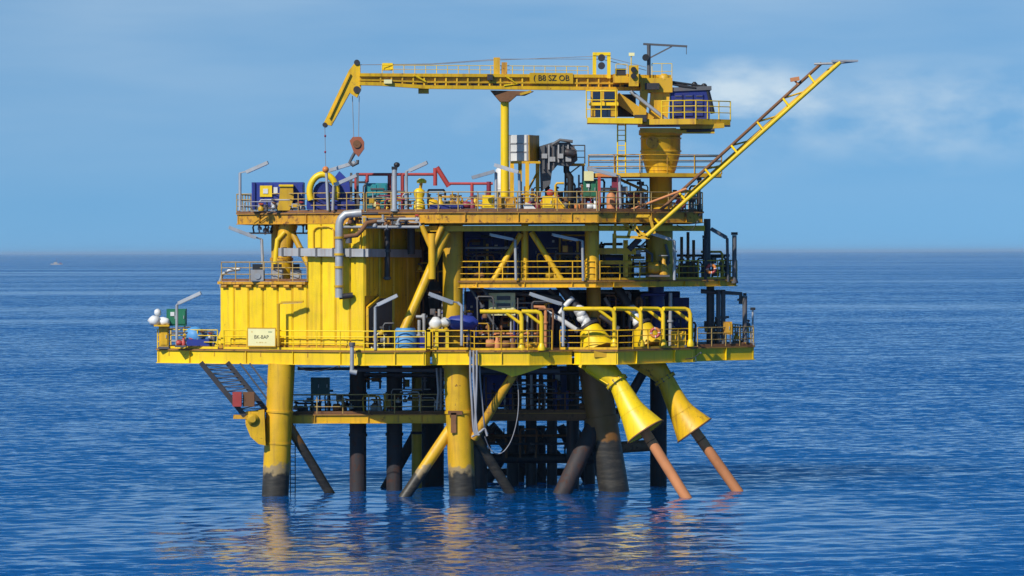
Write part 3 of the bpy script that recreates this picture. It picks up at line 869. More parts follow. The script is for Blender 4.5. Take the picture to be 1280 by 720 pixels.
# engine house
eh = thing('engine_house', 'navy blue engine house at the back of the crane', 'engine house', P(862, 152, 6))
MB().bar(P(838, 131, 6.1), P(886, 131, 6.1), 2.4, M(38)).build('body', 'navy', eh)
for px in (848, 861, 874):
    d = MB().bar(P(px - 5, 131, 4.83), P(px + 5, 131, 4.83), 0.05, M(28)).build('louvre_door', 'navy', eh)
    for k in range(5): MB().bar(P(px - 4, 120 + k * 4.5, 4.78), P(px + 4, 120 + k * 4.5, 4.78), 0.05, 0.05).build('slat', 'dark_grey', d)
MB().bar(P(836, 113, 6.1), P(888, 111, 6.1), 2.6, M(5)).build('roof', 'dark_grey', eh)
for px, h in ((852, 8), (868, 9), (880, 7)): MB().lathe(P(px, 111, 5.6), (0, 0, 1), [(0, M(4)), (M(h * 0.7), M(4)), (M(h), M(1.6))], 12).build('vent', 'black', eh)
MB().tube([P(836, 104, 5.4), P(856, 107, 5.4), P(876, 111, 5.4)], M(1.2), 6).build('hose', 'dark_steel', eh)
MB().tube([P(884, 112, 5), P(888, 128, 5), P(891, 142, 5)], M(3), 8).build('exhaust', 'black', eh)
# cab
cabz = P(757, 151, 4).z
cp = MB().bar(P(734, 151, 4), P(802, 152, 4), 2.4, M(7)).build('cab_platform', 'yellow_clean', crane)
cb = MB().bar(P(755, 146, 4.2), P(755, 112, 4.2), M(34), 1.5, (0, 1, 0)).build('cab', 'crane_yellow', crane)
MB().bar(P(744, 138.5, 3.43), P(763, 138.5, 3.43), 0.05, M(15)).build('window', 'cab_glass', cb)
MB().bar(P(741, 121, 3.43), P(751, 121, 3.43), 0.05, M(13)).build('window', 'cab_glass', cb)
MB().bar(P(755, 121, 3.43), P(768, 121, 3.43), 0.05, M(13)).build('window', 'cab_glass', cb)
MB().bar(P(736, 130, 3.36), P(773, 130, 3.36), 0.2, M(4)).build('visor', 'yellow_clean', cb)
zc = P(740, 148, 3).z
railing([P(733, 148, 3.6), P(733, 148, 2.9), P(770, 148, 2.9)], None, 'yellow_clean', parent=crane, h=1.6, step=0.9, mids=(0.33, 0.66), toe=False)
# boom: chords, recessed web, uprights, walkway rail
def bt(px, y0=94.0, y1=112.0): 
    """top and bottom of the boom at px"""
    s = (px - 450) / 370.0
    top = 93.0 + 2.0 * s; bot = 106.5 + min(1, max(0, (px - 470) / 60)) * 3.5 + 3.5 * s
    return top, bot
xs_ = [450, 476, 530, 600, 680, 760, 838]
boom = MB()
for a, b in zip(xs_[:-1], xs_[1:]):
    ta, ba = bt(a); tb, bb = bt(b)
    vs = []
    for px, y0, y1 in ((a, ta, ba), (b, tb, bb)):
        Y = cy(px)
        for yy, dy in ((y0, -0.42), (y1, -0.42), (y1, 0.5), (y0, 0.5)):
            vs.append(P(px, yy, Y) + Vector((0, dy, 0)))
    boom.add(vs, [(0, 1, 5, 4), (1, 2, 6, 5), (2, 3, 7, 6), (3, 0, 4, 7), (0, 3, 2, 1), (4, 5, 6, 7)])
boom = boom.build('boom', 'mustard', crane)
pts_t = [P(px, bt(px)[0] + 1.0, cy(px)) + Vector((0, -0.52, 0)) for px in xs_]
pts_b = [P(px, bt(px)[1] - 1.6, cy(px)) + Vector((0, -0.52, 0)) for px in xs_]
pts_m = [P(px, (bt(px)[0] * 0.45 + bt(px)[1] * 0.55), cy(px)) + Vector((0, -0.47, 0)) for px in xs_]
for nm, pp, w in (('chord', pts_t, M(4)), ('chord', pts_b, M(4.4)), ('walkway_edge', pts_m, M(2))):
    m = MB()
    for a, b in zip(pp[:-1], pp[1:]): m.bar(a, b, 0.18, w)
    m.build(nm, 'crane_yellow' if nm == 'chord' else 'mustard', boom)
MB().bar(P(452, 112, cy(452)), P(452, 112, cy(452)) + Vector((0.01, 0, 0)), 0.1, 0.1)
for k in range(27):
    px = 476 + k * 13.6
    t0, b0 = bt(px)
    if 658 < px < 716: continue
    MB().bar(P(px, t0 + 1, cy(px)) + Vector((0, -0.5, 0)), P(px, b0 - 1, cy(px)) + Vector((0, -0.5, 0)), M(2.0), 0.1, (0, 1, 0)).build('upright', 'crane_yellow', boom)
for k in range(26):
    px = 483 + k * 13.6
    if 658 < px < 720 or px > 810: continue
    t0, b0 = bt(px)
    MB().bar(P(px - 4.6, t0 * 0.32 + b0 * 0.68, cy(px)) + Vector((0, -0.44, 0)), P(px + 4.6, t0 * 0.32 + b0 * 0.68, cy(px)) + Vector((0, -0.44, 0)), 0.03, M(4.2)).build('web_recess_shade', 'dark_steel', boom)  # dark plates paint the shade of the web recesses
# boom lettering plate
lp = MB().bar(P(662, 98.3, cy(662)) + Vector((0, -0.66, 0)), P(716, 98.6, cy(716)) + Vector((0, -0.66, 0)), 0.04, M(13.5)).build('lettering_plate', 'crane_yellow', boom)
xb = (P(716, 98.6, cy(716)) - P(662, 98.3, cy(662))).normalized()
text_part('( B8 SZ OB', P(689, 98.4, cy(689)) + Vector((0, -0.70, 0)), xb, 0.46, 'dark_steel', boom, (xb.y, -xb.x, 0))
railing([P(px, bt(px)[0], cy(px)) + Vector((0, -0.35, 0)) for px in (478, 600, 735)], None, 'yellow_clean', parent=crane, h=M(11.5), step=0.64, r=0.02, mids=(0.55,), toe=False)
# pendant lines over the boom
for dz, r in ((0, 0.018), (4.0, 0.018)):
    pts = [P(447, 81, cy(447)), P(540, 80.5 - dz * 0.2, cy(540)), P(622, 75 - dz * 0.3, cy(622)), P(700, 72 + dz * 0.4, cy(700)), P(752, 70 + dz, cy(752)), P(808, 84 + dz, cy(808))]
    MB().tube(pts, r, 5).build('pendant_line', 'cable', crane)
# boom furniture
def bx(name, px0, px1, py0, py1, Y, d, mat, par):
    a = P(px0, (py0 + py1) / 2, Y); b = P(px1, (py0 + py1) / 2, Y)
    return MB().bar(a, b, d, M(py1 - py0, Y)).build(name, mat, par)
bx('lamp_box', 478, 491, 79, 88, cy(484), 0.5, 'yellow_clean', boom)
bx('lamp_box', 480, 490, 99.5, 104.5, cy(484) - 0.62, 0.2, 'cream', boom)
bx('under_block', 523, 536, 111, 117, cy(530), 0.5, 'mustard', boom)
bx('rope_guide', 617, 625, 72, 95, cy(620) - 0.3, 0.4, 'crane_yellow', boom)
bx('rope_guide', 627, 634, 78, 95, cy(630) - 0.3, 0.4, 'yellow_worn', boom)
MB().tube([P(632, 95, cy(632) - 0.62), P(647, 105, cy(647) - 0.62), P(630, 107, cy(630) - 0.62)], M(1.3), 6).build('brace', 'yellow_clean', boom)
MB().tube([P(518, 94, cy(518) - 0.62), P(532, 102, cy(532) - 0.62)], M(1.2), 6).build('brace', 'yellow_clean', boom)
bx('winch', 609, 616, 93, 100, cy(612) - 0.6, 0.3, 'dark_steel', boom)
# mast gantry over the cab
g = MB()
for px in (743, 761): g.bar(P(px, 98, 4.6), P(px, 66, 4.6), M(4.5), 0.3, (0, 1, 0))
g.bar(P(741, 67.5, 4.6), P(763, 67.5, 4.6), 0.4, M(4))
g = g.build('gantry', 'yellow_clean', crane)
for py in (72, 82): MB().lathe(P(752, py, 4.3), (0, 1, 0), [(0, M(4.5)), (0.35, M(4.5))], 16).build('sheave', 'dark_steel', g)
bx('rope_winch', 769, 782, 86, 94, 4.6, 0.9, 'dark_steel', crane)
bx('winch_frame', 766, 800, 93, 104, 4.9, 1.4, 'crane_yellow', crane)
bx('control_box', 786, 798, 82, 108, 4.0, 0.7, 'crane_yellow', crane)
for py in (87, 95): MB().lathe(P(792, py, 3.6), (0, -1, 0), [(0, M(3.6)), (0.1, M(3.6))], 14).build('sheave', 'black', crane)
bx('boom_heel', 800, 840, 98, 116, 5.4, 1.4, 'mustard', crane)
bx('heel_block', 806, 824, 104, 112, 4.6, 0.5, 'dark_steel', crane)
MB().lathe(P(830, 100, 5), (0, 0, 1), [(0, M(7)), (M(5), M(7)), (M(8), M(3))], 16).build('slew_cap', 'mustard', crane)
bx('aviation_lamp', 786, 793, 66, 70, 4.8, 0.2, 'cream', crane)
MB().tube([P(789, 82, 4.8), P(789, 68, 4.8)], 0.03, 6).build('lamp_stalk', 'yellow_clean', crane)
railing([P(770, 93, 4.1), P(784, 93, 4.1)], None, 'yellow_clean', parent=crane, h=M(13), step=0.5, r=0.02, mids=(0.5,), toe=False)
railing([P(815, 99, 5.0), P(840, 99, 5.0)], None, 'yellow_clean', parent=crane, h=M(20), step=0.5, r=0.02, mids=(0.5,), toe=False)
MB().tube([P(838, 102, 5), P(880, 108, 5)], M(1.4), 6).build('hydraulic_hose', 'black', crane)
MB().tube([P(838, 105, 4.8), P(852, 108, 4.8), P(870, 110, 4.8)], M(1.2), 6).build('hydraulic_hose', 'black', crane)
# davit on the crane top
dv = thing('service_davit', 'small dark steel davit arm on top of the crane', 'davit', P(811, 92, 5))
MB().tube([P(811, 94, 5), P(811, 56, 5)], M(2.4), 8).build('post', 'dark_grey', dv)
MB().bar(P(804, 55, 5), P(859, 58, 5), 0.12, M(2.6)).build('arm', 'dark_grey', dv)
MB().bar(P(813, 72, 5), P(840, 58, 5), 0.08, M(1.8)).build('strut', 'dark_grey', dv)
MB().lathe(P(807, 72, 4.9), (0, -1, 0), [(0, M(4.4)), (0.25, M(4.4))], 12).build('hand_winch', 'black', dv)
MB().tube([P(858, 58, 5), P(858, 68, 5)], 0.02, 5).build('chain', 'dark_grey', dv)
# boom head: the drooping end jib
hd = MB(); 
hd.plate([P(443, 79, cy(445) - 0.35), P(450, 80, cy(445) - 0.35), P(451, 112, cy(445) - 0.35), P(446, 122, cy(445) - 0.35), P(437, 116, cy(445) - 0.35), P(414, 157, cy(445) - 0.35), P(404, 155, cy(445) - 0.35), P(436, 88, cy(445) - 0.35)], 0.7, (0, 1, 0))
hd = hd.build('head_jib', 'crane_yellow', crane)
for px, py, r in ((446, 78, 3.6), (446, 112, 4.5), (406, 156, 3)): MB().lathe(P(px, py, cy(445) - 0.42), (0, 1, 0), [(0, M(r)), (0.84, M(r))], 14).build('sheave', 'dark_steel', hd)
MB().bar(P(438, 92, cy(445) - 0.4), P(412, 148, cy(445) - 0.4), 0.06, M(4), (0, 1, 0)).build('stiffener', 'mustard', hd)
# hook blocks
hb = thing('hook_block', 'rust orange hook block hanging from the crane boom on two wires', 'hook block', P(446, 205, 1.2))
Yh = cy(445)
for px in (440.5, 449): MB().tube([P(px, 120, Yh), P(px + (446 - px) * 0.3, 174, Yh)], 0.022, 5).build('wire', 'cable', hb)
m = MB(); m.plate([P(437, 176, Yh - 0.2), P(441, 171, Yh - 0.2), P(451, 171, Yh - 0.2), P(455, 177, Yh - 0.2), P(455, 186, Yh - 0.2), P(448, 196, Yh - 0.2), P(442, 190, Yh - 0.2)], 0.4, (0, 1, 0)); m.build('cheek', 'hook_red', hb)
MB().lathe(P(446, 180, Yh - 0.28), (0, 1, 0), [(0, M(5)), (0.56, M(5))], 14).build('sheave', 'rust_brown', hb)
pts = [P(444, 190, Yh), P(440, 197, Yh), P(437, 203, Yh), P(441, 207, Yh), P(447, 204, Yh), P(447, 200, Yh)]
MB().tube(pts, M(2), 8).build('hook', 'dark_grey', hb)
hb = thing('whip_hook', 'small orange hook ball on a single wire below the boom tip', 'hook', P(407, 212, Yh))
MB().tube([P(406, 158, Yh), P(407, 208, Yh)], 0.02, 5).build('wire', 'cable', hb)
for py in (170, 190): MB().blob(P(406.5, py, Yh), 0.06, 0.06, 0.08, 8, 6).build('bead', 'dark_red', hb)
MB().blob(P(407, 212, Yh), M(4.2), M(4.2), M(4.2), 12, 8).build('ball', 'orange', hb)

# boom rest
Yb = cy(632)
rest = thing('boom_rest', 'tall yellow post carrying the middle of the crane boom', 'post', P(631, 262, Yb))
MB().tube([P(631, 264, Yb), P(631, 122, Yb)], M(5.3), 18).build('post', 'yellow_clean', rest)
m = MB(); m.plate([P(613, 113, Yb - 0.5), P(667, 114, Yb - 0.5), P(656, 119, Yb - 0.5), P(646, 119, Yb - 0.5), P(637, 127, Yb - 0.5), P(625, 127, Yb - 0.5)], 1.0, (0, 1, 0)); m.build('saddle', 'rust_brown', rest)
MB().bar(P(650, 118, Yb - 0.6), P(664, 114, Yb - 0.6), 0.2, M(3)).build('buffer', 'mustard', rest)

# ------------------------------------------------------------------ outreach boom on the right
fb = thing('flare_boom', 'slender yellow double tube boom slanting up to the right', 'boom', P(800, 295, 2.4))
def fY(px): return 2.4 + (px - 800) * 0.012
lo = [P(808, 295, fY(808)), P(1050, 78, fY(1050))]
hi = [P(800, 288, fY(800)), P(1018, 80, fY(1018))]
MB().tube(lo, M(2.7), 8).build('chord', 'yellow_clean', fb)
MB().tube([P(800, 286, 3.6), P(1027, 79, 6.0)], M(2.1), 8).build('chord', 'rust_brown', fb)
MB().tube([P(800, 296, 4.2), P(1046, 79, 6.2)], M(2.0), 8).build('chord', 'mustard', fb)
for k in range(7):
    t = (k + 0.5) / 7
    a = lo[0].lerp(lo[1], t * 0.94); b = P(800, 286, 3.6).lerp(P(1027, 79, 6.0), t)
    MB().tube([a, b], M(1.6), 6).build('cross_tube', 'yellow_clean', fb)
    if k < 6:
        b2 = P(800, 296, 4.2).lerp(P(1046, 79, 6.2), t + 0.05)
        MB().tube([b, b2], M(1.2), 6).build('cross_tube', 'yellow', fb)
m = MB(); m.tube([P(1018, 80, 6), P(1048, 79, fY(1048)), P(1072, 76, fY(1072))], M(1.5), 6); m.build('tip_arm', 'grey', fb)
MB().bar(P(1040, 76, fY(1050)), P(1072, 76, fY(1070)), 0.3, M(2.4)).build('tip_lamp', 'galvanised', fb)
m = MB(); m.bar(P(988, 100, 5.6), P(999, 98, 5.6), 0.3, M(5)); m.tube([P(993, 100, 5.6), P(998, 106, 5.6)], M(1.4), 6); m.build('sheave_block', 'rust_orange', fb)
# its hinge frame and stay
for a, b in (((766, 272), (812, 297)), ((768, 270), (812, 270)), ((768, 296), (812, 297)), ((770, 270), (768, 298)), ((790, 272), (800, 296)), ((785, 296), (792, 272)), ((812, 270), (818, 292))):
    MB().bar(P(*a, 2.6), P(*b, 2.6), 0.14, M(3.6)).build('hinge_beam', 'yellow', fb)
MB().tube([P(768, 270, 3.0), P(858, 236, 3.6)], M(1.6), 6).build('stay', 'rust_orange', fb)
MB().tube([P(800, 298, 3.4), P(786, 312, 3.4)], M(4), 8).build('luffing_ram', 'dark_steel', fb)

# ------------------------------------------------------------------ boat landing stair by the left leg
st = thing('boarding_stair', 'dark lattice stair slanting from the deck down to the left leg', 'stair', P(315, 540, 2.6))
sa0, sa1 = P(251, 453, 2.2), P(306, 520, 2.0)
sb0, sb1 = P(284, 453, 2.9), P(333, 513, 2.7)
for a, b in ((sa0, sa1), (sb0, sb1)): 
    MB().bar(a, b, 0.16, M(6)).build('stringer', 'dark_steel', st)
for k in range(12):
    t = (k + 0.5) / 12
    MB().bar(sa0.lerp(sa1, t), sb0.lerp(sb1, t), 0.16, 0.04).build('tread', 'dark_grey', st)
    if k < 11: MB().tube([sa0.lerp(sa1, t), sb0.lerp(sb1, t + 1 / 12)], 0.022, 5).build('lacing', 'dark_grey', st)
for px in (300, 312): MB().tube([P(px, 454, 2.8), P(px + 44, 512, 2.8)], M(1.2), 6).build('stay_wire', 'dark_grey', st)
m = MB(); m.plate([P(306, 515, 2.0), P(330, 512, 2.0), P(332, 557, 2.0), P(323, 555, 2.0), P(313, 546, 2.0), P(307, 531, 2.0)], 0.9, (0, 1, 0)); m.build('hinge_bracket', 'yellow', st)
MB().lathe(P(316, 524, 1.98), (0, -1, 0), [(0, M(7.5)), (0.1, M(7.5)), (0.12, M(4)), (0.2, M(4))], 20).build('hinge_pin', 'mustard', st)
MB().bar(P(292, 521, 2.2), P(309, 521, 2.2), 0.5, M(5)).build('landing', 'yellow_worn', st)
bx('hose_box', 291, 302, 490, 508, 1.7, 0.4, 'red', st)
bx('cable_box', 304, 318, 490, 508, 1.9, 0.4, 'rust_brown', st)
# access ladder beside the left leg
ld = thing('leg_ladder', 'thin dark ladder running down to the water beside the left leg', 'ladder', P(366, 620, 4))
for dx in (-3, 3): MB().tube([P(366 + dx, 530, 4), P(366 + dx, 622, 4)], 0.03, 6).build('stile', 'dark_grey', ld)
for k in range(16): MB().tube([P(363, 534 + k * 5.4, 4), P(369, 534 + k * 5.4, 4)], 0.018, 5).build('rung', 'dark_grey', ld)

# ------------------------------------------------------------------ bell-mouthed riser guards and risers
def bell(nm, label, plabel, path, rad, ringi, Y0, Y1, pipe_end, bright):
    t = thing('riser_guard', label, 'riser guard', P(path[0][0], path[0][1], Y0), 'bell mouthed riser guards')
    n = len(path)
    # smooth the path
    def cat(p0, p1, p2, p3, q):
        return 0.5 * ((2 * p1) + (p2 - p0) * q + (2 * p0 - 5 * p1 + 4 * p2 - p3) * q * q + (3 * p1 - p0 - 3 * p2 + p3) * q ** 3)
    pts = []; rr = []
    W = [P(a, b, Y0 + (Y1 - Y0) * i / (n - 1)) for i, (a, b) in enumerate(path)]
    for i in range(n - 1):
        for q in (0, 0.25, 0.5, 0.75):
            i0, i3 = max(0, i - 1), min(n - 1, i + 2)
            pts.append(cat(W[i0], W[i], W[i + 1], W[i3], q)); rr.append(cat(rad[i0], rad[i], rad[i + 1], rad[i3], q))
    pts.append(W[-1]); rr.append(rad[-1])
    rr = [M(x) for x in rr]
    MB().tube(pts, rr, 32, caps=False).tube(pts[:-1] + [pts[-1]], [x * 0.965 for x in rr], 32, caps=False).build('bell', bright, t)
    dd = (pts[-1] - pts[-2]).normalized()
    # rolled lip as a ring of short pieces round the mouth
    x = dd.orthogonal().normalized(); y = dd.cross(x); lip = []
    for k in range(33):
        an = 2 * math.pi * k / 32
        lip.append(pts[-1] + (x * math.cos(an) + y * math.sin(an)) * rr[-1])
    MB().tube(lip, 0.05, 6, caps=False).build('lip', 'rust_brown', t)
    c = W[ringi]; d2 = (W[ringi + 1] - W[ringi - 1]).normalized()
    MB().tube([c - d2 * 0.07, c + d2 * 0.07], M(rad[ringi] + 3), 28).build('ring', bright, t)
    for q in (11, 16):
        dq = (pts[q + 1] - pts[q - 1]).normalized()
        MB().tube([pts[q] - dq * 0.02, pts[q] + dq * 0.02], [rr[q] * 1.012, rr[q] * 1.012], 32, caps=False).build('weld_seam', bright, t)
    for k in range(10):
        an = 2 * math.pi * k / 10; c0 = W[ringi]; dz_ = (W[ringi + 1] - W[ringi - 1]).normalized(); x0 = dz_.orthogonal().normalized(); y0 = dz_.cross(x0)
        pb_ = c0 + (x0 * math.cos(an) + y0 * math.sin(an)) * M(rad[ringi] + 2)
        MB().tube([pb_ - dz_ * 0.13, pb_ + dz_ * 0.13], 0.05, 6).build('bolt', 'dark_grey', t)
    # gusset plates to the deck
    for s in (-0.3, 0.3):
        m = MB(); a = W[0]
        m.plate([P(path[0][0] - 24, 455, Y0) + Vector((0, s, 0)), P(path[0][0] + 14, 455, Y0) + Vector((0, s, 0)), W[ringi] + Vector((-0.1, s, 0)), W[ringi] + Vector((-0.55, s, -0.1))], 0.05, (0, 1, 0)); m.build('gusset', bright, t)
    p = thing('riser_pipe', plabel, 'pipe', P(pipe_end[0], pipe_end[1], pipe_end[2]), 'rust orange riser pipes')
    e = P(*pipe_end); s0 = pts[-4]
    MB().tube([s0, e + (e - s0) * 0.3], M(6.6), 18).build('pipe', 'rust_orange', p)
    MB().tube([s0.lerp(e, 0.30), s0.lerp(e, 0.31)], M(7.2), 18).build('weld_band', 'rust_brown', p)
bell('a', 'bright yellow bell mouthed riser guard, the nearer one under the deck edge', 'rust orange riser pipe entering the sea below the nearer guard',
     [(742, 452), (756, 463), (771, 478), (781, 496), (791, 515), (807, 540)], [17, 15.5, 12, 13.5, 17, 26], 2, 2.0, 0.7, (857, 621, 0.0), 'yellow_clean')
bell('b', 'weathered yellow bell mouthed riser guard further right under the deck edge', 'rust orange riser pipe entering the sea furthest right',
     [(806, 450), (819, 460), (831, 474), (841, 494), (852, 515), (868, 538)], [15, 14.5, 11.5, 13, 16.5, 26], 2, 5.0, 4.6, (922, 614, 4.8), 'yellow')

# ------------------------------------------------------------------ riser tops on the main deck
def riser_top(label, path, r0, r1, Y):
    t = thing('riser_cover', label, 'pipe cover', P(path[0][0], path[0][1], Y), 'riser covers on the deck')
    a, b, c, d = [P(px, py, Y + 0.4 * i) for i, (px, py) in enumerate(path)]
    MB().tube([a, b], [M(r0), M(r1)], 24).build('cone', 'yellow_clean', t)
    MB().tube([b, c], [M(r1 * 0.55), M(r1 * 0.5)], 16).build('sleeve', 'grey', t)
    for q in range(5):
        MB().blob(b.lerp(c, 0.1 + q * 0.19) + Vector((rnd.uniform(-0.12, 0.12), -0.1, rnd.uniform(-0.1, 0.1))), M(r1 * rnd.uniform(0.45, 0.7)), M(r1 * 0.6), M(r1 * rnd.uniform(0.4, 0.65)), 12, 8, 0.12, q + int(r0)).build('wrapping', 'white', t)
    MB().tube([c, d], M(r1 * 0.5), 14).build('pipe', 'dark_steel', t)
    MB().tube([b, b.lerp(c, 0.12)], M(r1 + 1.5), 20).build('flange', 'dark_steel', t)
riser_top('yellow cone and white sleeve of the left riser on the deck', [(748, 438), (737, 410), (722, 386), (700, 356)], 24, 13, 2.6)
riser_top('yellow cone and white sleeve of the right riser on the deck', [(812, 434), (803, 408), (787, 384), (770, 358)], 21, 12, 4.6)
for i, (a, b) in enumerate((((682, 390), (720, 412)), ((716, 372), (700, 392)), ((750, 395), (770, 410)))):
    t = thing('sloping_hose', ['white sloping hose left of the yellow riser cone', 'short white hose above the sloping one', 'dark hose between the two riser cones'][i], 'hose', P(*b, 3.2))
    MB().tube([P(*a, 3.2), P((a[0] + b[0]) / 2, (a[1] + b[1]) / 2 - 1.5, 3.1), P(*b, 3.2)], M(3.2), 10).build('hose', 'white' if i < 2 else 'dark_steel', t)
    MB().tube([P(*b, 3.2), P(b[0] + 3, b[1] + 2, 3.2)], M(4), 10).build('coupling', 'dark_grey', t)

# ------------------------------------------------------------------ yellow tubular guard frames
def guard(label, px0, posts, py, base, Yf):
    t = thing('guard_frame', label, 'guard frame', P(posts[0], base, Yf(posts[0])), 'yellow tubular guard frames')
    for i, q in enumerate(posts):
        s = px0 if i == 0 else posts[i - 1]
        pts = [P(s, py, Yf(s)), P(q - 7, py, Yf(q)), P(q - 2, py + 1.6, Yf(q)), P(q, py + 7, Yf(q)), P(q, base, Yf(q))]
        MB().tube(pts, M(2.7), 8).build('tube_frame', 'yellow_clean', t)
        MB().tube([P(q - 20, py + 1, Yf(q)), P(q, py + 16, Yf(q))], M(2.0), 8).build('knee_brace', 'yellow_clean', t)
        MB().lathe(P(q, base + 1, Yf(q)), (0, 0, 1), [(0, M(5)), (M(4), M(5)), (M(9), M(2.8))], 8).build('foot', 'yellow_clean', t)
    return t
guard('yellow tubular guard frame with two posts on the middle front edge', 600, [652, 677], 389.5, 437, lambda px: -0.1)
guard('long yellow tubular guard frame with four posts on the right deck edge', 704, [768, 801, 829, 863], 386, 432, lambda px: 0.6 + max(0, px - 770) * 0.045)

# ------------------------------------------------------------------ guard rails
z3 = lambda v, z: Vector((v.x, v.y, z))
def dp(px, Y, z): return XY(px, Y, z)
off = 0.12
railing([dp(238, 14, ZMAIN), dp(197, 6.9, ZMAIN), dp(272, 4.8, ZMAIN)], 'yellow railing round the left tip of the main deck', 'yellow_clean')
railing([dp(280, Yl(280) + off, ZMAIN), dp(455, off, ZMAIN), dp(532, off, ZMAIN)], 'yellow railing in front of the panelled building', 'yellow_clean')
railing([dp(541, 1.05, ZMAIN), dp(588, 1.05, ZMAIN), dp(593, -0.3, ZMAIN), dp(660, -0.3, ZMAIN), dp(690, 0.5, ZMAIN)], 'yellow railing along the middle front edge of the main deck', 'yellow')
railing([dp(700, 1.1, ZMAIN), dp(772, 0.35, ZMAIN), dp(866, 5.1, ZMAIN)], 'yellow railing under the long guard frame', 'yellow')
railing([dp(872, 6.9, ZMAIN), dp(942, 9.5, ZMAIN), dp(916, 18.5, ZMAIN)], 'weathered railing round the right corner of the main deck', 'rail_worn', step=1.2)
railing([dp(570, 2.55, ZMID), dp(745, 2.55, ZMID)], 'yellow railing along the front of the middle deck', 'yellow')
railing([dp(750, 2.8, ZMID), dp(921, 8.75, ZMID), dp(901, 16.5, ZMID)], 'yellow railing along the right side of the middle deck', 'yellow')
railing([dp(277, 6.6, ZMID), dp(277, Yl(277) + 0.8, ZMID), dp(384, Yl(384) + 0.75, ZMID)], 'railing round the low roof of the yellow building', 'rail_worn', step=1.0)
railing([dp(330, 17.5, ZTOP), dp(296, 6.6, ZTOP), dp(412, 2.75, ZTOP), dp(455, 2.05, ZTOP)], 'weathered railing along the left end of the top deck', 'rail_worn', step=1.15)
railing([dp(458, 2.0, ZTOP), dp(520, 1.75, ZTOP), dp(548, 0.85, ZTOP), dp(746, 0.85, ZTOP)], 'weathered railing along the front of the top deck', 'rail_worn', step=1.15)
railing([dp(749, 0.95, ZTOP), dp(878, 5.75, ZTOP), dp(861, 16.5, ZTOP)], 'weathered railing along the right end of the top deck', 'rail_worn', step=1.3)
railing([dp(364, 4.3, ZCELL), dp(558, 4.3, ZCELL)], 'yellow railing along the cellar deck between left and middle legs', 'rail_worn')
railing([dp(608, 5.7, ZCELL), dp(772, 5.7, ZCELL)], 'dark weathered railing along the cellar deck right of the middle leg', 'rust_brown')

# ------------------------------------------------------------------ lamps on stalks
def lamp(label, head, pole, Y, mat='galvanised', thick=4.2, group='pole lamps'):
    """head: two ends of the long lamp head, the first at the pole; pole: list of points down to its foot"""
    foot = P(*pole[-1], Y)
    t = thing('pole_lamp', label, 'lamp', foot, group)
    pp = [P(*q, Y) for q in pole]
    if len(pp) > 1: MB().tube(pp, M(1.9), 8).build('pole', mat, t)
    a, b = P(*head[0], Y - 0.25), P(*head[1], Y - 0.45)
    MB().bar(a, b, 0.24, M(thick)).build('head', mat, t)
    d = (b - a).normalized(); sd = d.cross(Vector((0, 1, 0)))
    dn = Vector((0, 0, -1)) 
    MB().bar(a.lerp(b, 0.08) + dn * M(thick * 0.56), b.lerp(a, 0.06) + dn * M(thick * 0.56), 0.2, 0.03).build('lens', 'lamp_lens', t)
    MB().bar(pp[0] if pp else a, a.lerp(b, 0.1), 0.1, 0.08).build('arm', mat, t)
lamp('grey lamp on twin stalks at the left corner of the top deck', ((308, 215), (335, 203)), ((300, 216), (300, 263)), 6.4)
lamp('long pale lamp reaching out left below the top deck corner', ((320, 297), (286, 284)), ((327, 299), (329, 345)), 5.0)
lamp('lamp over the white floats at the left tip of the main deck', ((223, 379), (251, 366)), ((221, 381), (221, 434)), 5.7)
lamp('thin lamp beside the cream name board', ((352, 378), (379, 377)), ((348, 380), (348, 433)), Yl(348) - 0.1, 'mustard', 2.4)
lamp('upper of two grey lamps by the navy winch on the top deck', ((408, 214), (444, 203)), ((408, 216), (410, 263)), 2.6)
lamp('lower of two grey lamps by the navy winch on the top deck', ((418, 231), (446, 219)), ((417, 233), (416, 263)), 2.4)
lamp('grey lamp by the door recess of the yellow building', ((472, 381), (497, 369)), ((469, 384), (469, 437)), 0.1)
lamp('bright white lamp above the blue and white tarpaulin', ((566, 378), (536, 367)), ((572, 378), (577, 382), (577, 432)), 0.4, 'galvanised', 4.6)
lamp('grey lamp beside the red pipe rack on the top deck', ((512, 213), (534, 203)), ((508, 214), (508, 263)), 2.0)
lamp('lamp left of the boom rest reaching inward', ((618, 214), (590, 222)), ((620, 216), (620, 263)), 1.4)
lamp('lamp head slanting across the foot of the boom rest', ((618, 206), (648, 215)), ((649, 217), (650, 263)), 1.2)
lamp('pale lamp slanting above the two post guard frame', ((702, 380), (662, 367)), ((704, 382), (704, 433)), 0.7)
lamp('pale lamp under the front of the top deck left of its post', ((641, 299), (612, 293)), ((644, 300), (645, 350)), 2.2, 'galvanised', 3)
lamp('pale lamp under the front of the top deck right of the V braces', ((722, 300), (690, 293)), ((728, 301), (729, 351)), 2.2, 'galvanised', 3)
lamp('pale lamp below the foot of the slanting boom', ((838, 299), (806, 289)), ((843, 301), (843, 350)), 4.6, 'galvanised', 3.4)
lamp('lamp over the red posts on the right of the top deck', ((770, 219), (734, 210)), ((774, 220), (776, 265)), 2.4)
lamp('dark lamp on the right corner of the middle deck', ((908, 297), (889, 286)), ((909, 298), (910, 352)), 8.2, 'dark_grey')
def stub(label, px, py0, py1, r, Y, cap, mat='dark_grey', cat='post'):
    t = thing('vent_post', label, cat, P(px, py1, Y), 'dark posts at the right side')
    MB().tube([P(px, py1, Y), P(px, py0, Y)], M(r), 10).build('post', mat, t)
    MB().bar(P(px - cap, py0 - 2, Y), P(px + cap, py0 - 2, Y), 0.3, M(3.6)).build('cap', 'black', t)
    MB().tube([P(px, py1, Y), P(px, py1 - 3, Y)], M(r + 2), 10).build('flange', mat, t)
stub('dark capped post at the far right of the middle deck', 918, 294, 354, 3, 8.5, 4)
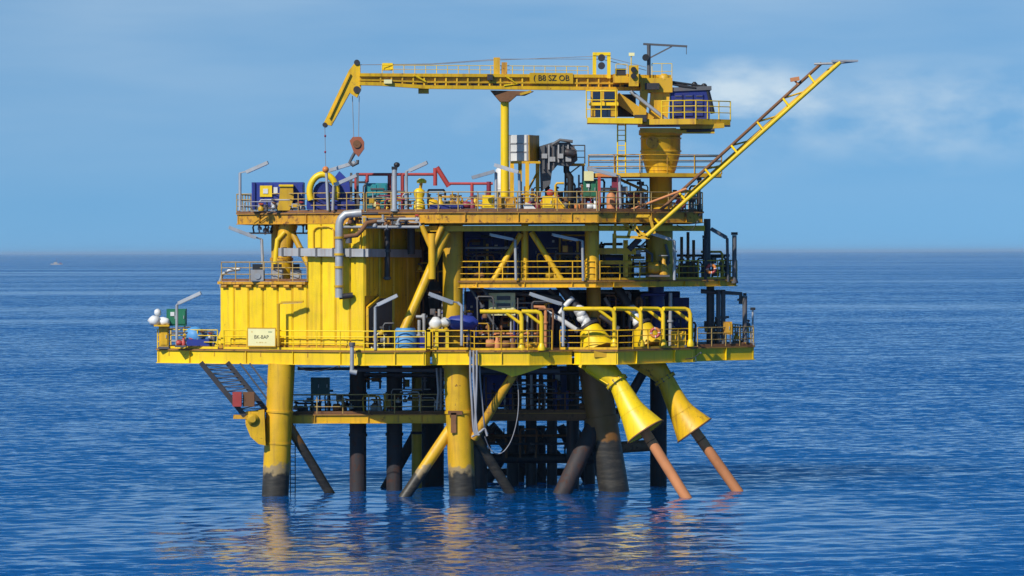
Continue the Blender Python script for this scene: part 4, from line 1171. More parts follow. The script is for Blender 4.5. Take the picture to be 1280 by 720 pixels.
stub('short black vent post behind the lifebuoy on the middle deck', 881, 298, 352, 3, 7.4, 3, 'dark_steel')
stub('thick dark vent post at the right end of the main deck', 931, 370, 428, 3.2, 9.3, 2)
stub('thin post with a small lantern at the extreme right', 941, 388, 431, 1.3, 9.6, 3, 'grey')
stub('dark post on the right edge of the top deck', 874, 226, 270, 2, 5.6, 3, 'dark_steel')
stub('grey post with a black ball beside the teal cabinet', 493, 212, 264, 3.2, 1.8, 3.5, 'galvanised')

# ------------------------------------------------------------------ machines
def box_machine(name, label, cat, px0, px1, py0, py1, Y, d, mat, extras=(), legs=0, group=None):
    """cabinet or skid: body, base frame, door panels, a few fittings; py1 is the foot"""
    t = thing(name, label, cat, P((px0 + px1) / 2, py1, Y), group)
    h = py1 - py0; w = px1 - px0
    base = 3 if not legs else legs
    Yc = Y + d / 2
    m = MB(); a = P(px0 + 1, (py0 + py1 - base) / 2, Yc); b = P(px1 - 1, (py0 + py1 - base) / 2, Yc); a.z = b.z
    m.bar(a, b, d, M(h - base, Y)); m.build('body', mat, t)
    if legs:
        for sx in (px0 + 3, px1 - 3):
            for yy in (Y + 0.1, Y + d - 0.1): MB().bar(P(sx, py1 - legs, yy), P(sx, py1, yy), 0.09, 0.09, (0, 1, 0)).build('leg', 'dark_grey', t)
    else:
        MB().bar(P(px0, py1 - 1.5, Yc), P(px1, py1 - 1.5, Yc), d + 0.1, M(3)).build('base_frame', 'dark_grey', t)
    n = max(1, int(round(w / 13.0)))
    for k in range(n):
        q0 = px0 + 2 + (w - 4) * k / n + 0.8; q1 = px0 + 2 + (w - 4) * (k + 1) / n - 0.8
        pm = (py0 + py1 - base) / 2
        dr_ = MB().bar(P(q0, pm, Y - 0.02), P(q1, pm, Y - 0.02), 0.05, M(h - base - 4, Y)).build('door_panel', mat, t)
        MB().bar(P(q1 - 1.5, pm + 2, Y - 0.07), P(q1 - 1.5, pm - 2, Y - 0.07), 0.04, 0.04, (0, 1, 0)).build('handle', 'galvanised', dr_)
    for nm, e0, e1, f0, f1, mm, dd in extras:
        MB().bar(P(e0, (f0 + f1) / 2, Y - 0.06), P(e1, (f0 + f1) / 2, Y - 0.06), dd, M(f1 - f0, Y)).build(nm, mm, t)
    return t
def vtank(name, label, px, r, py0, py1, Y, mat, group=None, legs=5):
    t = thing(name, label, 'tank', P(px, py1, Y), group)
    hh = M(py1 - py0 - legs, Y); R_ = M(r, Y)
    MB().lathe(P(px, py1 - legs, Y), (0, 0, 1), [(0, R_ * 0.6), (R_ * 0.2, R_), (hh - R_ * 0.35, R_), (hh - R_ * 0.12, R_ * 0.72), (hh, R_ * 0.15)], 20).build('shell', mat, t)
    MB().tube([P(px, py0 + 3, Y), P(px, py0 - 4, Y)], R_ * 0.16, 8).build('nozzle', 'dark_grey', t)
    for s in (-1, 1): MB().bar(P(px + s * r * 0.6, py1 - legs - 1, Y - R_ * 0.3), P(px + s * r * 0.6, py1, Y - R_ * 0.3), 0.08, 0.08, (0, 1, 0)).build('leg', 'dark_grey', t)
    MB().tube([P(px, (py0 + py1) / 2, Y), P(px, (py0 + py1) / 2 + 1.6, Y)], R_ * 1.05, 20).build('band', mat, t)
    return t
def htank(name, label, px0, px1, py, r, Y, mat, foot, group=None):
    t = thing(name, label, 'tank', P((px0 + px1) / 2, foot, Y), group)
    R_ = M(r, Y); L_ = M(px1 - px0, Y)
    MB().lathe(P(px0, py, Y), (1, 0, 0), [(0, R_ * 0.2), (R_ * 0.12, R_ * 0.7), (R_ * 0.4, R_), (L_ - R_ * 0.4, R_), (L_ - R_ * 0.12, R_ * 0.7), (L_, R_ * 0.2)], 20).build('shell', mat, t)
    for q in (px0 + (px1 - px0) * 0.22, px0 + (px1 - px0) * 0.78): MB().bar(P(q, py + r * 0.5, Y), P(q, foot, Y), 0.14, R_ * 1.5, (0, 1, 0)).build('saddle', 'dark_grey', t)
    MB().tube([P((px0 + px1) / 2, py - r * 0.9, Y), P((px0 + px1) / 2, py - r - 4, Y)], R_ * 0.2, 8).build('nozzle', 'dark_grey', t)
    return t
def pump(name, label, px, py, s, Y, mat, mat2='dark_grey', group=None, cat='pump'):
    """motor on a skid with a valve wheel: s is the half width in pixels"""
    t = thing(name, label, cat, P(px, py, Y), group)
    MB().bar(P(px - s, py - 1.2, Y), P(px + s, py - 1.2, Y), 0.6, M(2.4)).build('skid', 'dark_grey', t)
    MB().lathe(P(px - s * 0.8, py - s * 0.75, Y), (1, 0, 0), [(0, M(s * 0.35)), (M(s * 0.1), M(s * 0.5)), (M(s * 0.9), M(s * 0.5)), (M(s * 1.0), M(s * 0.3))], 14).build('motor', mat, t)
    MB().lathe(P(px + s * 0.5, py - 2, Y), (0, 0, 1), [(0, M(s * 0.4)), (M(s * 0.7), M(s * 0.42)), (M(s * 1.0), M(s * 0.2)), (M(s * 1.6), M(s * 0.18))], 12).build('casing', mat, t)
    MB().lathe(P(px + s * 0.5, py - 2 - s * 1.6, Y), (0, 0, 1), [(0, M(s * 0.45)), (M(1.2), M(s * 0.45))], 14).build('hand_wheel', mat2, t)
    return t
def pipes(label, runs, Y, r, mat, name='pipe_run'):
    t = thing(name, label, 'pipework', P(*runs[0][0], Y), 'pipe runs')
    for i, run in enumerate(runs):
        MB().tube([P(a, b, Y + 0.15 * i) for a, b in run], M(r), 8).build('pipe', mat, t)
        a, b = run[len(run) // 2]
        p0 = P(*run[-2], Y + 0.15 * i); p1 = P(*run[-1], Y + 0.15 * i)
        MB().tube([p0.lerp(p1, 0.5), p0.lerp(p1, 0.5) + (p1 - p0).normalized() * 0.12], M(r + 1.6), 8).build('flange', mat, t)
    return t

# --- top deck, left to right
t = box_machine('power_pack', 'navy blue power pack with yellow and white panels on the top deck', 'power pack', 315, 381, 228, 262, 5.2, 2.0, 'blue',
    [('side_panel', 325, 340, 232, 246, 'yellow_clean', 0.12), ('gauge', 329, 335, 236, 242, 'white', 0.2), ('frame_post', 316, 319, 228, 262, 'navy', 0.2), ('vent_panel', 342, 347, 234, 242, 'white', 0.1)])
t = thing('chute', 'dull yellow tapered chute in front of the navy power pack', 'chute', P(357, 263, 4.4))
m = MB(); m.plate([P(350, 233, 4.4), P(366, 233, 4.4), P(367, 248, 4.4), P(362, 263, 4.4), P(346, 263, 4.4), P(349, 250, 4.4)], 0.7, (0, 1, 0)); m.build('casing', 'mustard', t)
MB().bar(P(349, 232, 4.7), P(367, 232, 4.7), 0.8, M(2.6)).build('lid', 'yellow_clean', t)
t = thing('winch', 'navy winch with a big yellow drum ring on the top deck', 'winch', P(415, 263, 4))
MB().bar(P(384, 257, 4.2), P(444, 257, 4.2), 1.4, M(10)).build('bed', 'navy', t)
ring = []
for k in range(25):
    an = math.pi * (-0.15 + 1.3 * k / 24); ring.append(P(404 - 17 * math.cos(an), 240 - 22 * math.sin(an), 3.4))
MB().tube(ring, M(4.2), 8).build('drum_ring', 'yellow_clean', t)
MB().lathe(P(404, 240, 3.6), (0, 1, 0), [(0, M(12)), (0.1, M(13)), (0.15, M(9)), (1.0, M(9)), (1.05, M(13)), (1.15, M(12))], 20).build('drum', 'navy', t)
m = MB(); m.plate([P(418, 252, 3.8), P(440, 252, 3.8), P(436, 226, 3.8), P(424, 214, 3.8), P(418, 222, 3.8)], 1.0, (0, 1, 0)); m.build('side_frame', 'blue', t)
for i, px in enumerate((439, 447)):
    MB().bar(P(px, 262, 3.6), P(px, 216, 3.6), M(3), 0.12, (0, 1, 0)).build('upright', 'dark_grey', t)
t = thing('pipe_rack', 'red pipe rack with a sloping end across the top deck', 'pipe rack', P(500, 263, 5))
for a, b, r in (((445, 218), (546, 218), 1.9), ((546, 209), (561, 233), 3.2), ((560, 229.5), (616, 229.5), 1.7)):
    MB().tube([P(*a, 5), P(*b, 5)], M(r), 8).build('beam', 'red', t)
for px, a, b, r in ((445, 218, 262, 2.2), (459, 218, 228, 2.2), (487, 218, 264, 2.6), (503, 218, 264, 2.4), (544, 210, 232, 2.6), (590, 229, 250, 2.2), (611, 227, 246, 3)):
    MB().tube([P(px, a, 5), P(px, b, 5)], M(r), 8).build('post', 'red' if px != 611 else 'dark_red', t)
box_machine('teal_cabinet', 'teal cabinet inside the red pipe rack', 'cabinet', 457, 485, 229, 263, 4.2, 1.2, 'teal', [('warning_stripe', 466, 470, 248, 258, 'cream', 0.1), ('vent_slot', 463, 480, 235, 237, 'dark_grey', 0.1)])
t = thing('black_lantern', 'small black lantern ball on the grey post', 'lantern', P(496, 210, 1.8))
MB().blob(P(496, 206, 1.8), M(4), M(4), M(3.4), 12, 8).build('globe', 'black', t)
MB().tube([P(495, 213, 1.8), P(496, 208, 1.8)], M(1.3), 6).build('stem', 'dark_grey', t)
t = thing('yellow_valve_stack', 'tall bright yellow valve stack right of the grey posts', 'valve', P(525, 263, 2.6))
MB().lathe(P(524, 263, 2.6), (0, 0, 1), [(0, M(8)), (M(10), M(7)), (M(13), M(4.5)), (M(20), M(7)), (M(25), M(7)), (M(28), M(3))], 14).build('body', 'yellow_clean', t)
MB().lathe(P(527, 229, 2.6), (0, 0, 1), [(0, M(6)), (M(3), M(6.5)), (M(6), M(3))], 14).build('cap', 'yellow_clean', t)
MB().tube([P(525, 238, 2.6), P(527, 226, 2.6)], M(2), 8).build('stem', 'mustard', t)
pump('yellow_pump', 'squat yellow pump left of the red sloping beam', 545, 263, 11, 2.2, 'yellow')
pump('pump_set', 'yellow pump set just right of the red sloping beam', 568, 263, 10, 2.8, 'yellow_worn')
pump('red_valve', 'dark red pump among the yellow machines', 586, 263, 9, 2.2, 'dark_red')
box_machine('battery_box', 'small bright yellow box at the railing left of the boom rest', 'box', 602, 620, 244, 263, 2.4, 0.8, 'yellow_clean')
box_machine('grating_box', 'low brown yellow crate at the foot of the boom rest', 'crate', 621, 646, 246, 263, 2.0, 0.8, 'yellow_worn')
box_machine('blue_skid', 'long low navy skid behind the front railing of the top deck', 'skid', 536, 580, 256, 266, 1.8, 0.6, 'navy')
vtank('white_tank', 'white upright tank behind the boom rest', 631, 11.5, 208, 263, 6.0, 'white')
t = thing('header_tank', 'white header tank with a yellow side raised on four yellow legs', 'tank', P(656, 262, 5))
MB().bar(P(652, 184, 6), P(652, 184, 6) + Vector((0.001, 0, 0)), 0.1, 0.1)
a0, a1 = P(636, 185, 5.2), P(660.5, 185, 4.6); 
dv_ = (a1 - a0); nn = Vector((-dv_.y, dv_.x, 0)).normalized()
body = MB(); hz = M(33); 
pA, pB = a0, a1; pC = P(673, 185, 6.2); pD = pA + (pC - pB)
body.prism([pA, pB, pC, pD], a0.z - hz / 2, a0.z + hz / 2); body.build('tank_body', 'white', t)
MB().bar((pB + pC) / 2 + (pB - pC) * 0.5 + Vector((0.03, -0.03, 0)), (pB + pC) / 2 - (pB - pC) * 0.5 + Vector((0.03, -0.03, 0)), 0.06, hz * 0.98).build('side_sheet', 'mustard', t)
for q in (0.05, 0.95):
    p = pA.lerp(pB, q) - nn * 0.03; MB().bar(p - Vector((0, 0, hz / 2)), p + Vector((0, 0, hz / 2)), 0.08, 0.06, (0, 1, 0)).build('corner_post', 'grey', t)
for q in (-0.15, 0.18): MB().bar(pA - nn * 0.03 + Vector((0, 0, hz * q)), pB - nn * 0.03 + Vector((0, 0, hz * q)), 0.05, 0.06).build('stiffener', 'grey', t)
m = MB(); m.bar(P(638, 203, 4.6), P(675, 203, 4.8), 0.3, M(3)); m.build('support_beam', 'yellow', t)
for px, Y in ((659, 4.6), (672, 6.0), (640, 5.2), (650, 7)): MB().bar(P(px, 203, Y), P(px, 263, Y), M(5), M(5), (0, 1, 0)).build('leg', 'yellow' if px != 650 else 'mustard', t)
MB().bar(P(659, 240, 4.6), P(672, 215, 6.0), 0.08, 0.1).build('cross_brace', 'mustard', t)
t = thing('exhaust_duct', 'grey ribbed exhaust duct on a black stalk', 'exhaust duct', P(700, 262, 6))
m = MB(); m.plate([P(674, 183, 5.6), P(690, 178, 5.6), P(712, 178, 5.6), P(721, 188, 5.6), P(722, 200, 5.6), P(712, 208, 5.6), P(697, 206, 5.6), P(690, 214, 5.6), P(688, 230, 5.6), P(676, 240, 5.6)], 1.5, (0, 1, 0)); m.build('duct_body', 'dark_grey', t)
for k, q in enumerate((680, 686, 692, 698, 704, 710)): MB().bar(P(q, 181, 5.5), P(q, 203 if q > 694 else 212, 5.5), 0.08, 0.2, (0, 1, 0)).build('fin', 'grey' if k % 2 else 'dark_grey', t)
MB().lathe(P(706, 190, 5.3), (1, 0, -0.2), [(0, M(4)), (M(3), M(5)), (M(12), M(5)), (M(14), M(4))], 12).build('fan_cowl', 'dark_steel', t)
MB().tube([P(690, 181, 5.4), P(700, 175, 5.4), P(716, 177, 5.4)], M(2), 8).build('vent_pipe', 'dark_grey', t)
for k in range(4): MB().bar(P(677 + k * 10, 195 + (k % 2) * 4, 5.42), P(684 + k * 10, 195 + (k % 2) * 4, 5.42), 0.2, M(6)).build('access_cover', 'grey', t)
MB().tube([P(708, 196, 6.2), P(708, 214, 6.2), P(713, 222, 6.2), P(713, 262, 6.2)], [M(4), M(4), M(4.5), M(4.5)], 10).build('down_pipe', 'black', t)
MB().tube([P(684, 200, 6.2), P(684, 262, 6.2)], M(3), 8).build('support', 'dark_steel', t)
MB().bar(P(713, 216, 6.1), P(726, 206, 6.1), 0.08, 0.08).build('bracket', 'dark_grey', t)
t = thing('access_platform', 'small grey railed platform beside the grey exhaust duct', 'platform', P(720, 262, 6.6))
MB().bar(P(704, 206, 6.8), P(731, 206, 6.8), 1.2, M(3)).build('floor', 'mustard', t)
railing([P(704, 205, 6.3), P(731, 205, 6.3), P(731, 205, 7.3)], None, 'dark_grey', parent=t, h=M(24), step=0.6, toe=False)
for px in (707, 729): MB().tube([P(px, 206, 6.8), P(px, 263, 6.8)], M(1.6), 6).build('leg', 'dark_grey', t)
box_machine('yellow_locker', 'bright yellow locker behind the front railing right of the header tank', 'locker', 677, 693, 245, 263, 2.2, 0.8, 'yellow_clean')
t = thing('sloping_chute', 'yellow sloping chute beside the yellow locker', 'chute', P(700, 263, 2.2))
m = MB(); m.plate([P(693, 248, 2.2), P(697, 246, 2.2), P(706, 261, 2.2), P(694, 263, 2.2)], 0.6, (0, 1, 0)); m.build('casing', 'yellow', t)
MB().bar(P(695, 246, 2.1), P(707, 261, 2.1), 0.7, 0.06).build('lid', 'yellow_clean', t)
pump('crimson_pump', 'crimson pump at the foot of the header tank', 667, 263, 9, 2.4, 'dark_red', 'red')
t = thing('white_cover', 'small white sheet cover at the front railing', 'cover', P(662, 264, 1.5))
m = MB(); m.plate([P(652, 264, 1.3), P(673, 264, 1.3), P(664, 255, 1.3), P(657, 253, 1.3)], 0.4, (0, 1, 0)); m.build('sheet', 'white', t)
MB().bar(P(653, 264, 1.5), P(672, 264, 1.5), 0.5, 0.05).build('frame', 'grey', t)
t = thing('red_ball_valve', 'round red cap on the yellow locker', 'valve', P(688, 246, 2.6))
MB().blob(P(688, 241, 2.6), M(5), M(5), M(4.5), 12, 8).build('cap', 'red', t)
MB().tube([P(688, 247, 2.6), P(688, 242, 2.6)], M(2), 8).build('stem', 'dark_red', t)
box_machine('fire_box', 'small orange fire box at the front railing', 'box', 717, 726, 254, 265, 1.5, 0.4, 'orange')
box_machine('green_box', 'green control box with a white dial on the top deck', 'control box', 728, 748, 226, 263, 4.2, 0.9, 'green', [('dial', 733, 737, 230, 234, 'white', 0.1), ('bracket_plate', 730, 742, 214, 226, 'cream', 0.3)], legs=16)
t = thing('gas_bottle_rack', 'red rack with an orange gas cylinder on the top deck', 'rack', P(762, 264, 4))
for px in (749, 773): 
    MB().bar(P(px, 264, 4), P(px, 218, 4), M(3.8), 0.16, (0, 1, 0)).build('post', 'red' if px == 749 else 'dark_red', t)
MB().bar(P(746, 219, 4), P(776, 219, 4), 0.2, M(4)).build('top_beam', 'orange', t)
MB().bar(P(750, 236, 4), P(773, 236, 4), 0.14, M(3)).build('shelf', 'dark_steel', t)
MB().lathe(P(764, 264, 4.2), (0, 0, 1), [(0, M(6)), (M(20), M(6)), (M(24), M(2.5)), (M(28), M(2))], 14).build('cylinder', 'rust_orange', t)
MB().bar(P(768, 240, 4.4), P(768, 222, 4.4), M(7), 0.4, (0, 1, 0)).build('regulator_box', 'dark_red', t)
vtank('grey_tank', 'stubby grey tank left of the crane pedestal', 797, 8, 238, 265, 7.0, 'grey')
pump('white_pump', 'white pump under the green box', 740, 264, 8, 3.4, 'white')
t = thing('black_signal', 'black signal lamp on a stalk left of the crane pedestal', 'signal lamp', P(800, 264, 6.4))
MB().tube([P(800, 264, 6.4), P(800, 224, 6.4)], M(1.2), 6).build('stalk', 'dark_grey', t)
MB().bar(P(796, 229, 6.3), P(805, 229, 6.3), 0.25, M(4)).build('lamp', 'black', t)
def buoy(label, px, py, r, Y):
    t = thing('lifebuoy', label, 'lifebuoy', P(px, py + r, Y), 'lifebuoys')
    n = 24; 
    for q in range(4):
        pts = [P(px, py, Y) + Vector((math.cos(2 * math.pi * (q / 4 + k / 24)), 0, math.sin(2 * math.pi * (q / 4 + k / 24)))) * M(r * 0.75) for k in range(7)]
        MB().tube(pts, M(r * 0.27), 8).build('segment', 'red' if q % 2 else 'orange', t)
        c = pts[0]; MB().tube([pts[0], pts[0].lerp(pts[1], 0.5)], M(r * 0.31), 8).build('band', 'white', t)
buoy('red lifebuoy on the right end railing of the top deck', 851, 255, 7, 4.4)
buoy('red lifebuoy on the railing at the right end of the middle deck', 889, 336, 7, 7.2)
buoy('orange lifebuoy inside the long guard frame on the main deck', 819, 416, 7, 2.4)

# --- middle deck
box_machine('navy_module', 'navy equipment module behind the V braces on the middle deck', 'module', 580, 652, 284, 350, 7.0, 4, 'navy',
    [('vent_panel', 590, 600, 298, 306, 'dark_grey', 0.1), ('pipe_stub', 604, 607, 300, 340, 'dark_grey', 0.2), ('name_plate', 618, 622, 306, 309, 'white', 0.08), ('gauge', 634, 637, 318, 321, 'white', 0.08)])
box_machine('navy_generator', 'navy generator housing right of the V braces on the middle deck', 'generator', 658, 736, 284, 350, 7.4, 4, 'navy',
    [('gauge', 690, 693, 300, 303, 'white', 0.08), ('vent_panel', 700, 716, 308, 326, 'dark_grey', 0.1), ('gauge', 712, 715, 299, 302, 'white', 0.08)])
pump('brown_pump', 'rusty brown pump behind the middle deck railing', 598, 351, 9, 3.6, 'rust_brown', 'orange')
pump('olive_pump', 'dull yellow pump behind the middle deck railing', 690, 351, 10, 3.8, 'mustard')
box_machine('black_switchgear', 'black switchgear cabinet under the boom foot', 'cabinet', 752, 788, 318, 350, 6.2, 1.6, 'dark_steel', [('panel', 757, 784, 322, 332, 'navy', 0.1)])
pump('valve_cluster', 'mottled yellow valve cluster against the thick right column', 822, 346, 15, 4.7, 'yellow_worn', 'grey')
pipes('grey pipes hung on the thick column of the middle deck', [[(806, 312), (815, 318), (815, 346)], [(832, 305), (836, 322), (830, 346)], [(808, 330), (838, 328)]], 5.0, 1.8, 'dark_grey')
t = thing('sail_cover', 'white triangular canvas under the slanting boom foot', 'canvas', P(799, 318, 5.6))
m = MB(); m.plate([P(791, 317, 5.6), P(808, 301, 5.6), P(800, 318, 5.6)], 0.12, (0, 1, 0)); m.build('canvas', 'white', t)
MB().tube([P(790, 318, 5.6), P(809, 300, 5.6)], M(1), 6).build('spar', 'dark_grey', t)
htank('mid_vessel', 'dark steel horizontal vessel at the right of the middle deck', 846, 872, 338, 9, 10, 'dark_grey', 351)
pipes('dark vertical pipes at the right of the middle deck', [[(852, 296), (852, 350)], [(860, 290), (860, 350)], [(867, 300), (867, 350)]], 7.6, 2, 'rust_brown')

# --- main deck
t = thing('life_raft_canisters', 'white float canisters on the left tip of the main deck', 'life raft', P(199, 410, 6))
MB().blob(P(193, 401, 6.2), M(8), M(7), M(6.5), 12, 8, 0.13, 4).build('canister', 'white', t)
MB().blob(P(204, 402, 6.4), M(9), M(6), M(5.5), 12, 8, 0.13, 5).build('canister', 'white', t)
MB().blob(P(197, 391, 6.6), M(4.5), M(4), M(5), 10, 7, 0.14, 6).build('canister', 'white', t)
MB().bar(P(193, 407, 6.2), P(212, 407, 6.2), 0.6, M(2)).build('cradle', 'yellow', t)
box_machine('green_locker', 'green locker at the left tip of the main deck', 'locker', 208, 234, 386, 433, 6.6, 0.9, 'green', [('label_plate', 213, 218, 390, 395, 'white', 0.06)], legs=26)
t = thing('blue_tarpaulin_heap', 'pale blue heap under sheet on the left tip of the deck', 'tarpaulin', P(247, 433, 5.8))
MB().blob(P(244, 420, 6), M(14), M(12), M(12), 14, 9, 0.07, 3).build('sheet', 'sky_blue', t)
MB().bar(P(234, 428, 5.6), P(262, 428, 5.6), 0.7, M(8)).build('crate', 'blue', t)
pump('red_hydrant', 'red hydrant at the left tip of the main deck', 226, 434, 7, 5.4, 'red')
box_machine('yellow_locker', 'yellow upright locker at the extreme left tip of the deck', 'locker', 198, 212, 408, 436, 6.3, 0.6, 'yellow')
t = thing('blue_drum', 'light blue plastic drum standing at the front railing', 'drum', P(507, 438, 0.8))
MB().lathe(P(507, 438, 0.9), (0, 0, 1), [(0, M(13)), (M(2), M(13.8)), (M(9), M(13.8)), (M(10), M(14.4)), (M(11), M(13.8)), (M(24), M(13.8)), (M(27), M(12.8))], 22).build('shell', 'sky_blue', t)
MB().lathe(P(507, 411.2, 0.9), (0, 0, 1), [(0, M(12)), (M(1.4), M(12))], 22).build('lid', 'sky_blue', t)
MB().bar(P(520, 428, 1.2), P(531, 428, 1.2), 0.5, M(16)).build('side_box', 'blue', t)
t = thing('tarpaulin_bundle', 'white and blue tarpaulin bundle above the yellow box frame', 'tarpaulin', P(570, 412, 2.0))
MB().blob(P(545, 404, 1.6), M(9), M(8), M(7.5), 12, 8, 0.14, 1).build('white_sheet', 'white', t)
MB().blob(P(556, 403, 1.7), M(7.5), M(7), M(6), 12, 8, 0.14, 2).build('white_sheet', 'white', t)
MB().lathe(P(558, 404, 2.0), (1, 0, 0), [(0, M(5)), (M(6), M(9)), (M(20), M(10.5)), (M(34), M(9)), (M(40), M(3))], 14).build('blue_sheet', 'blue', t)
for px in (548, 584): MB().bar(P(px, 410, 2.0), P(px, 440, 2.0), 0.1, 0.1, (0, 1, 0)).build('stand_leg', 'dark_grey', t)
t = thing('bottle_crate', 'yellow box frame with dark slots under the tarpaulin bundle', 'crate', P(548, 440, 1.2))
m = MB()
for px in (536, 546, 559): m.bar(P(px, 440, 1.3), P(px, 412, 1.3), M(4), 0.5, (0, 1, 0))
for py in (413, 438): m.bar(P(534, py, 1.3), P(561, py, 1.3), 0.5, M(3.5))
m.build('frame', 'yellow_clean', t)
MB().bar(P(537, 426, 1.7), P(558, 426, 1.7), 0.4, M(22)).build('backing', 'dark_steel', t)
for py in (420, 426, 432): MB().lathe(P(542, py, 1.4), (0, 1, 0), [(0, M(2.2)), (0.2, M(2.2))], 10).build('bottle', 'white', t)
pipes('white pipes and valves behind the tarpaulin bundle', [[(524, 400), (524, 436)], [(530, 392), (530, 436)], [(520, 396), (534, 396)]], 2.6, 2.2, 'galvanised')
box_machine('cream_cabinet', 'cream louvred cabinet above the two post guard frame', 'cabinet', 610, 645, 366, 438, 3.6, 0.9, 'cream', [('louvre', 621, 638, 370, 375, 'dark_grey', 0.1), ('louvre', 621, 638, 379, 384, 'dark_grey', 0.1)], legs=44)
box_machine('navy_manifold', 'navy manifold skid in the dark left of the cream cabinet', 'skid', 582, 612, 364, 438, 6.5, 2, 'navy', [('gauge', 588, 591, 382, 385, 'white', 0.08)])
htank('separator', 'dark navy horizontal separator behind the guard frames', 640, 712, 392, 16, 8.0, 'navy', 438)
htank('rear_vessel', 'dark horizontal vessel behind the right riser cone', 735, 820, 380, 15, 10.5, 'dark_steel', 438)
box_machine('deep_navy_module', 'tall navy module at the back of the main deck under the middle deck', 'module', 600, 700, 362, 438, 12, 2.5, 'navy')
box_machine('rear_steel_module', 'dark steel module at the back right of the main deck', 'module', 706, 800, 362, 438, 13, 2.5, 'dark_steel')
pump('orange_pump', 'orange pump standing below the cream cabinet', 616, 438, 11, 1.4, 'rust_orange', 'orange')
pump('brown_yellow_pump', 'brown and yellow pump between the two guard posts', 664, 438, 9, 1.6, 'yellow_worn')
pump('rusty_valve', 'rusty valve behind the middle front railing', 636, 438, 10, 1.2, 'rust_brown', 'red')
pipes('dark pipe rack under the middle deck', [[(590, 362), (700, 372), (716, 396)], [(686, 362), (730, 400)], [(600, 374), (655, 374)]], 4.4, 2.6, 'dark_grey')
pipes('rusty vertical pipes under the middle deck', [[(655, 364), (655, 436)], [(668, 364), (668, 436)], [(596, 362), (604, 380), (604, 436)]], 5.0, 2.2, 'rust_brown')
pipes('dark slanting pipes under the left end of the middle deck', [[(582, 352), (622, 412)], [(596, 352), (618, 380)]], 3.0, 1.6, 'dark_grey')
pipes('pale pipes between the riser cones', [[(756, 372), (768, 396), (768, 434)], [(784, 372), (790, 400)], [(838, 366), (838, 434)]], 6.0, 2.4, 'grey')
box_machine('deck_box', 'yellow deck box inside the long guard frame', 'box', 838, 858, 414, 434, 4.6, 0.7, 'yellow')
box_machine('junction_box', 'yellow junction box on the right corner railing', 'junction box', 903, 916, 402, 430, 8.2, 0.4, 'yellow_worn', legs=12)
pipes('dark pipe riser group at the right end of the main deck', [[(898, 362), (898, 430)], [(904, 362), (904, 430)], [(876, 364), (926, 367), (926, 380)]], 9.4, 3, 'dark_grey')
box_machine('column_cabinet', 'navy cabinet under the right end of the middle deck', 'cabinet', 840, 862, 372, 434, 10.5, 1.2, 'navy')

# --- cellar deck and below
box_machine('dark_green_box', 'dark green box raised on legs on the cellar deck', 'control box', 388, 413, 472, 517, 5.4, 0.9, 'dark_green', legs=24)
pump('cellar_pump', 'dark pump near the left leg on the cellar deck', 424, 517, 10, 5.2, 'rust_brown')
pump('cellar_valve', 'pale valve set in front of the conductor pipes', 470, 517, 9, 5.0, 'grey', 'dark_red')
pump('cellar_motor', 'small dark motor beside the left leg on the cellar deck', 378, 517, 8, 5.0, 'dark_steel')
pipes('grey hanging pipes left of the middle leg', [[(546, 460), (548, 490), (546, 512)], [(551, 460), (551, 512)]], 3.4, 1.6, 'grey')
vtank('navy_sump', 'navy blue sump tank hanging under the main deck', 622, 18, 460, 514, 8.0, 'navy')
t = box_machine('hanging_module', 'dark navy module under the main deck by the right leg', 'module', 690, 724, 458, 516, 9.0, 2.0, 'navy', [('name_plate', 694, 700, 464, 476, 'white', 0.06)])
pipes('dark pipes under the middle of the main deck', [[(650, 460), (650, 516)], [(662, 460), (662, 516)], [(676, 460), (680, 516)]], 7.0, 2.2, 'dark_steel')
pump('sump_pump', 'rusty pump on the cellar deck by the right leg', 732, 516, 10, 6.2, 'rust_brown', 'orange')
t = thing('grey_hoses', 'bundle of grey hoses hanging down beside the middle leg', 'hose', P(592, 545, 0))
for i, (x0, x1) in enumerate(((588, 592), (592, 596), (596, 594), (600, 606))):
    Y = -0.6 if i < 3 else 0.2
    pts = [P(x0, 438, Y), P(x0, 470, Y), P((x0 + x1) / 2, 505, Y), P(x1, 536, Y), P(x1 + 3, 544, Y)]
    MB().tube(spline(pts), M(1.4 if i < 3 else 1.0), 8).build('hose', 'cable', t)
MB().tube(spline([P(590, 546, -0.5), P(600, 540, -0.6), P(606, 536, -0.5), P(609, 545, -0.5)]), M(1.4), 8).build('hose_loop', 'cable', t)
t = thing('rope_loop', 'slack grey rope loop hanging from under the front girder', 'rope', P(625, 570, 0.8))
pts = [P(644, 464, 1.0), P(648, 490, 1.0), P(647, 520, 1.0), P(640, 548, 1.0), P(630, 564, 1.0), P(620, 567, 1.0), P(612, 560, 1.0), P(606, 546, 0.6)]
MB().tube(spline(pts), M(0.65), 6).build('rope', 'cable', t)
MB().tube([P(643, 460, 1.0), P(645, 476, 1.0)], M(2.4), 8).build('sleeve', 'rust_brown', t)
t = thing('rusted_clamp', 'rusted clamp patch on the front of the middle leg', 'clamp', P(567, 540, 1.4))
MB().bar(P(560, 516, 1.42), P(578, 516, 1.42), 0.14, M(5)).build('strap', 'rust_brown', t)
MB().bar(P(567, 516, 1.42), P(567, 541, 1.42), M(7), 0.14, (0, 1, 0)).build('plate', 'rust_brown', t)

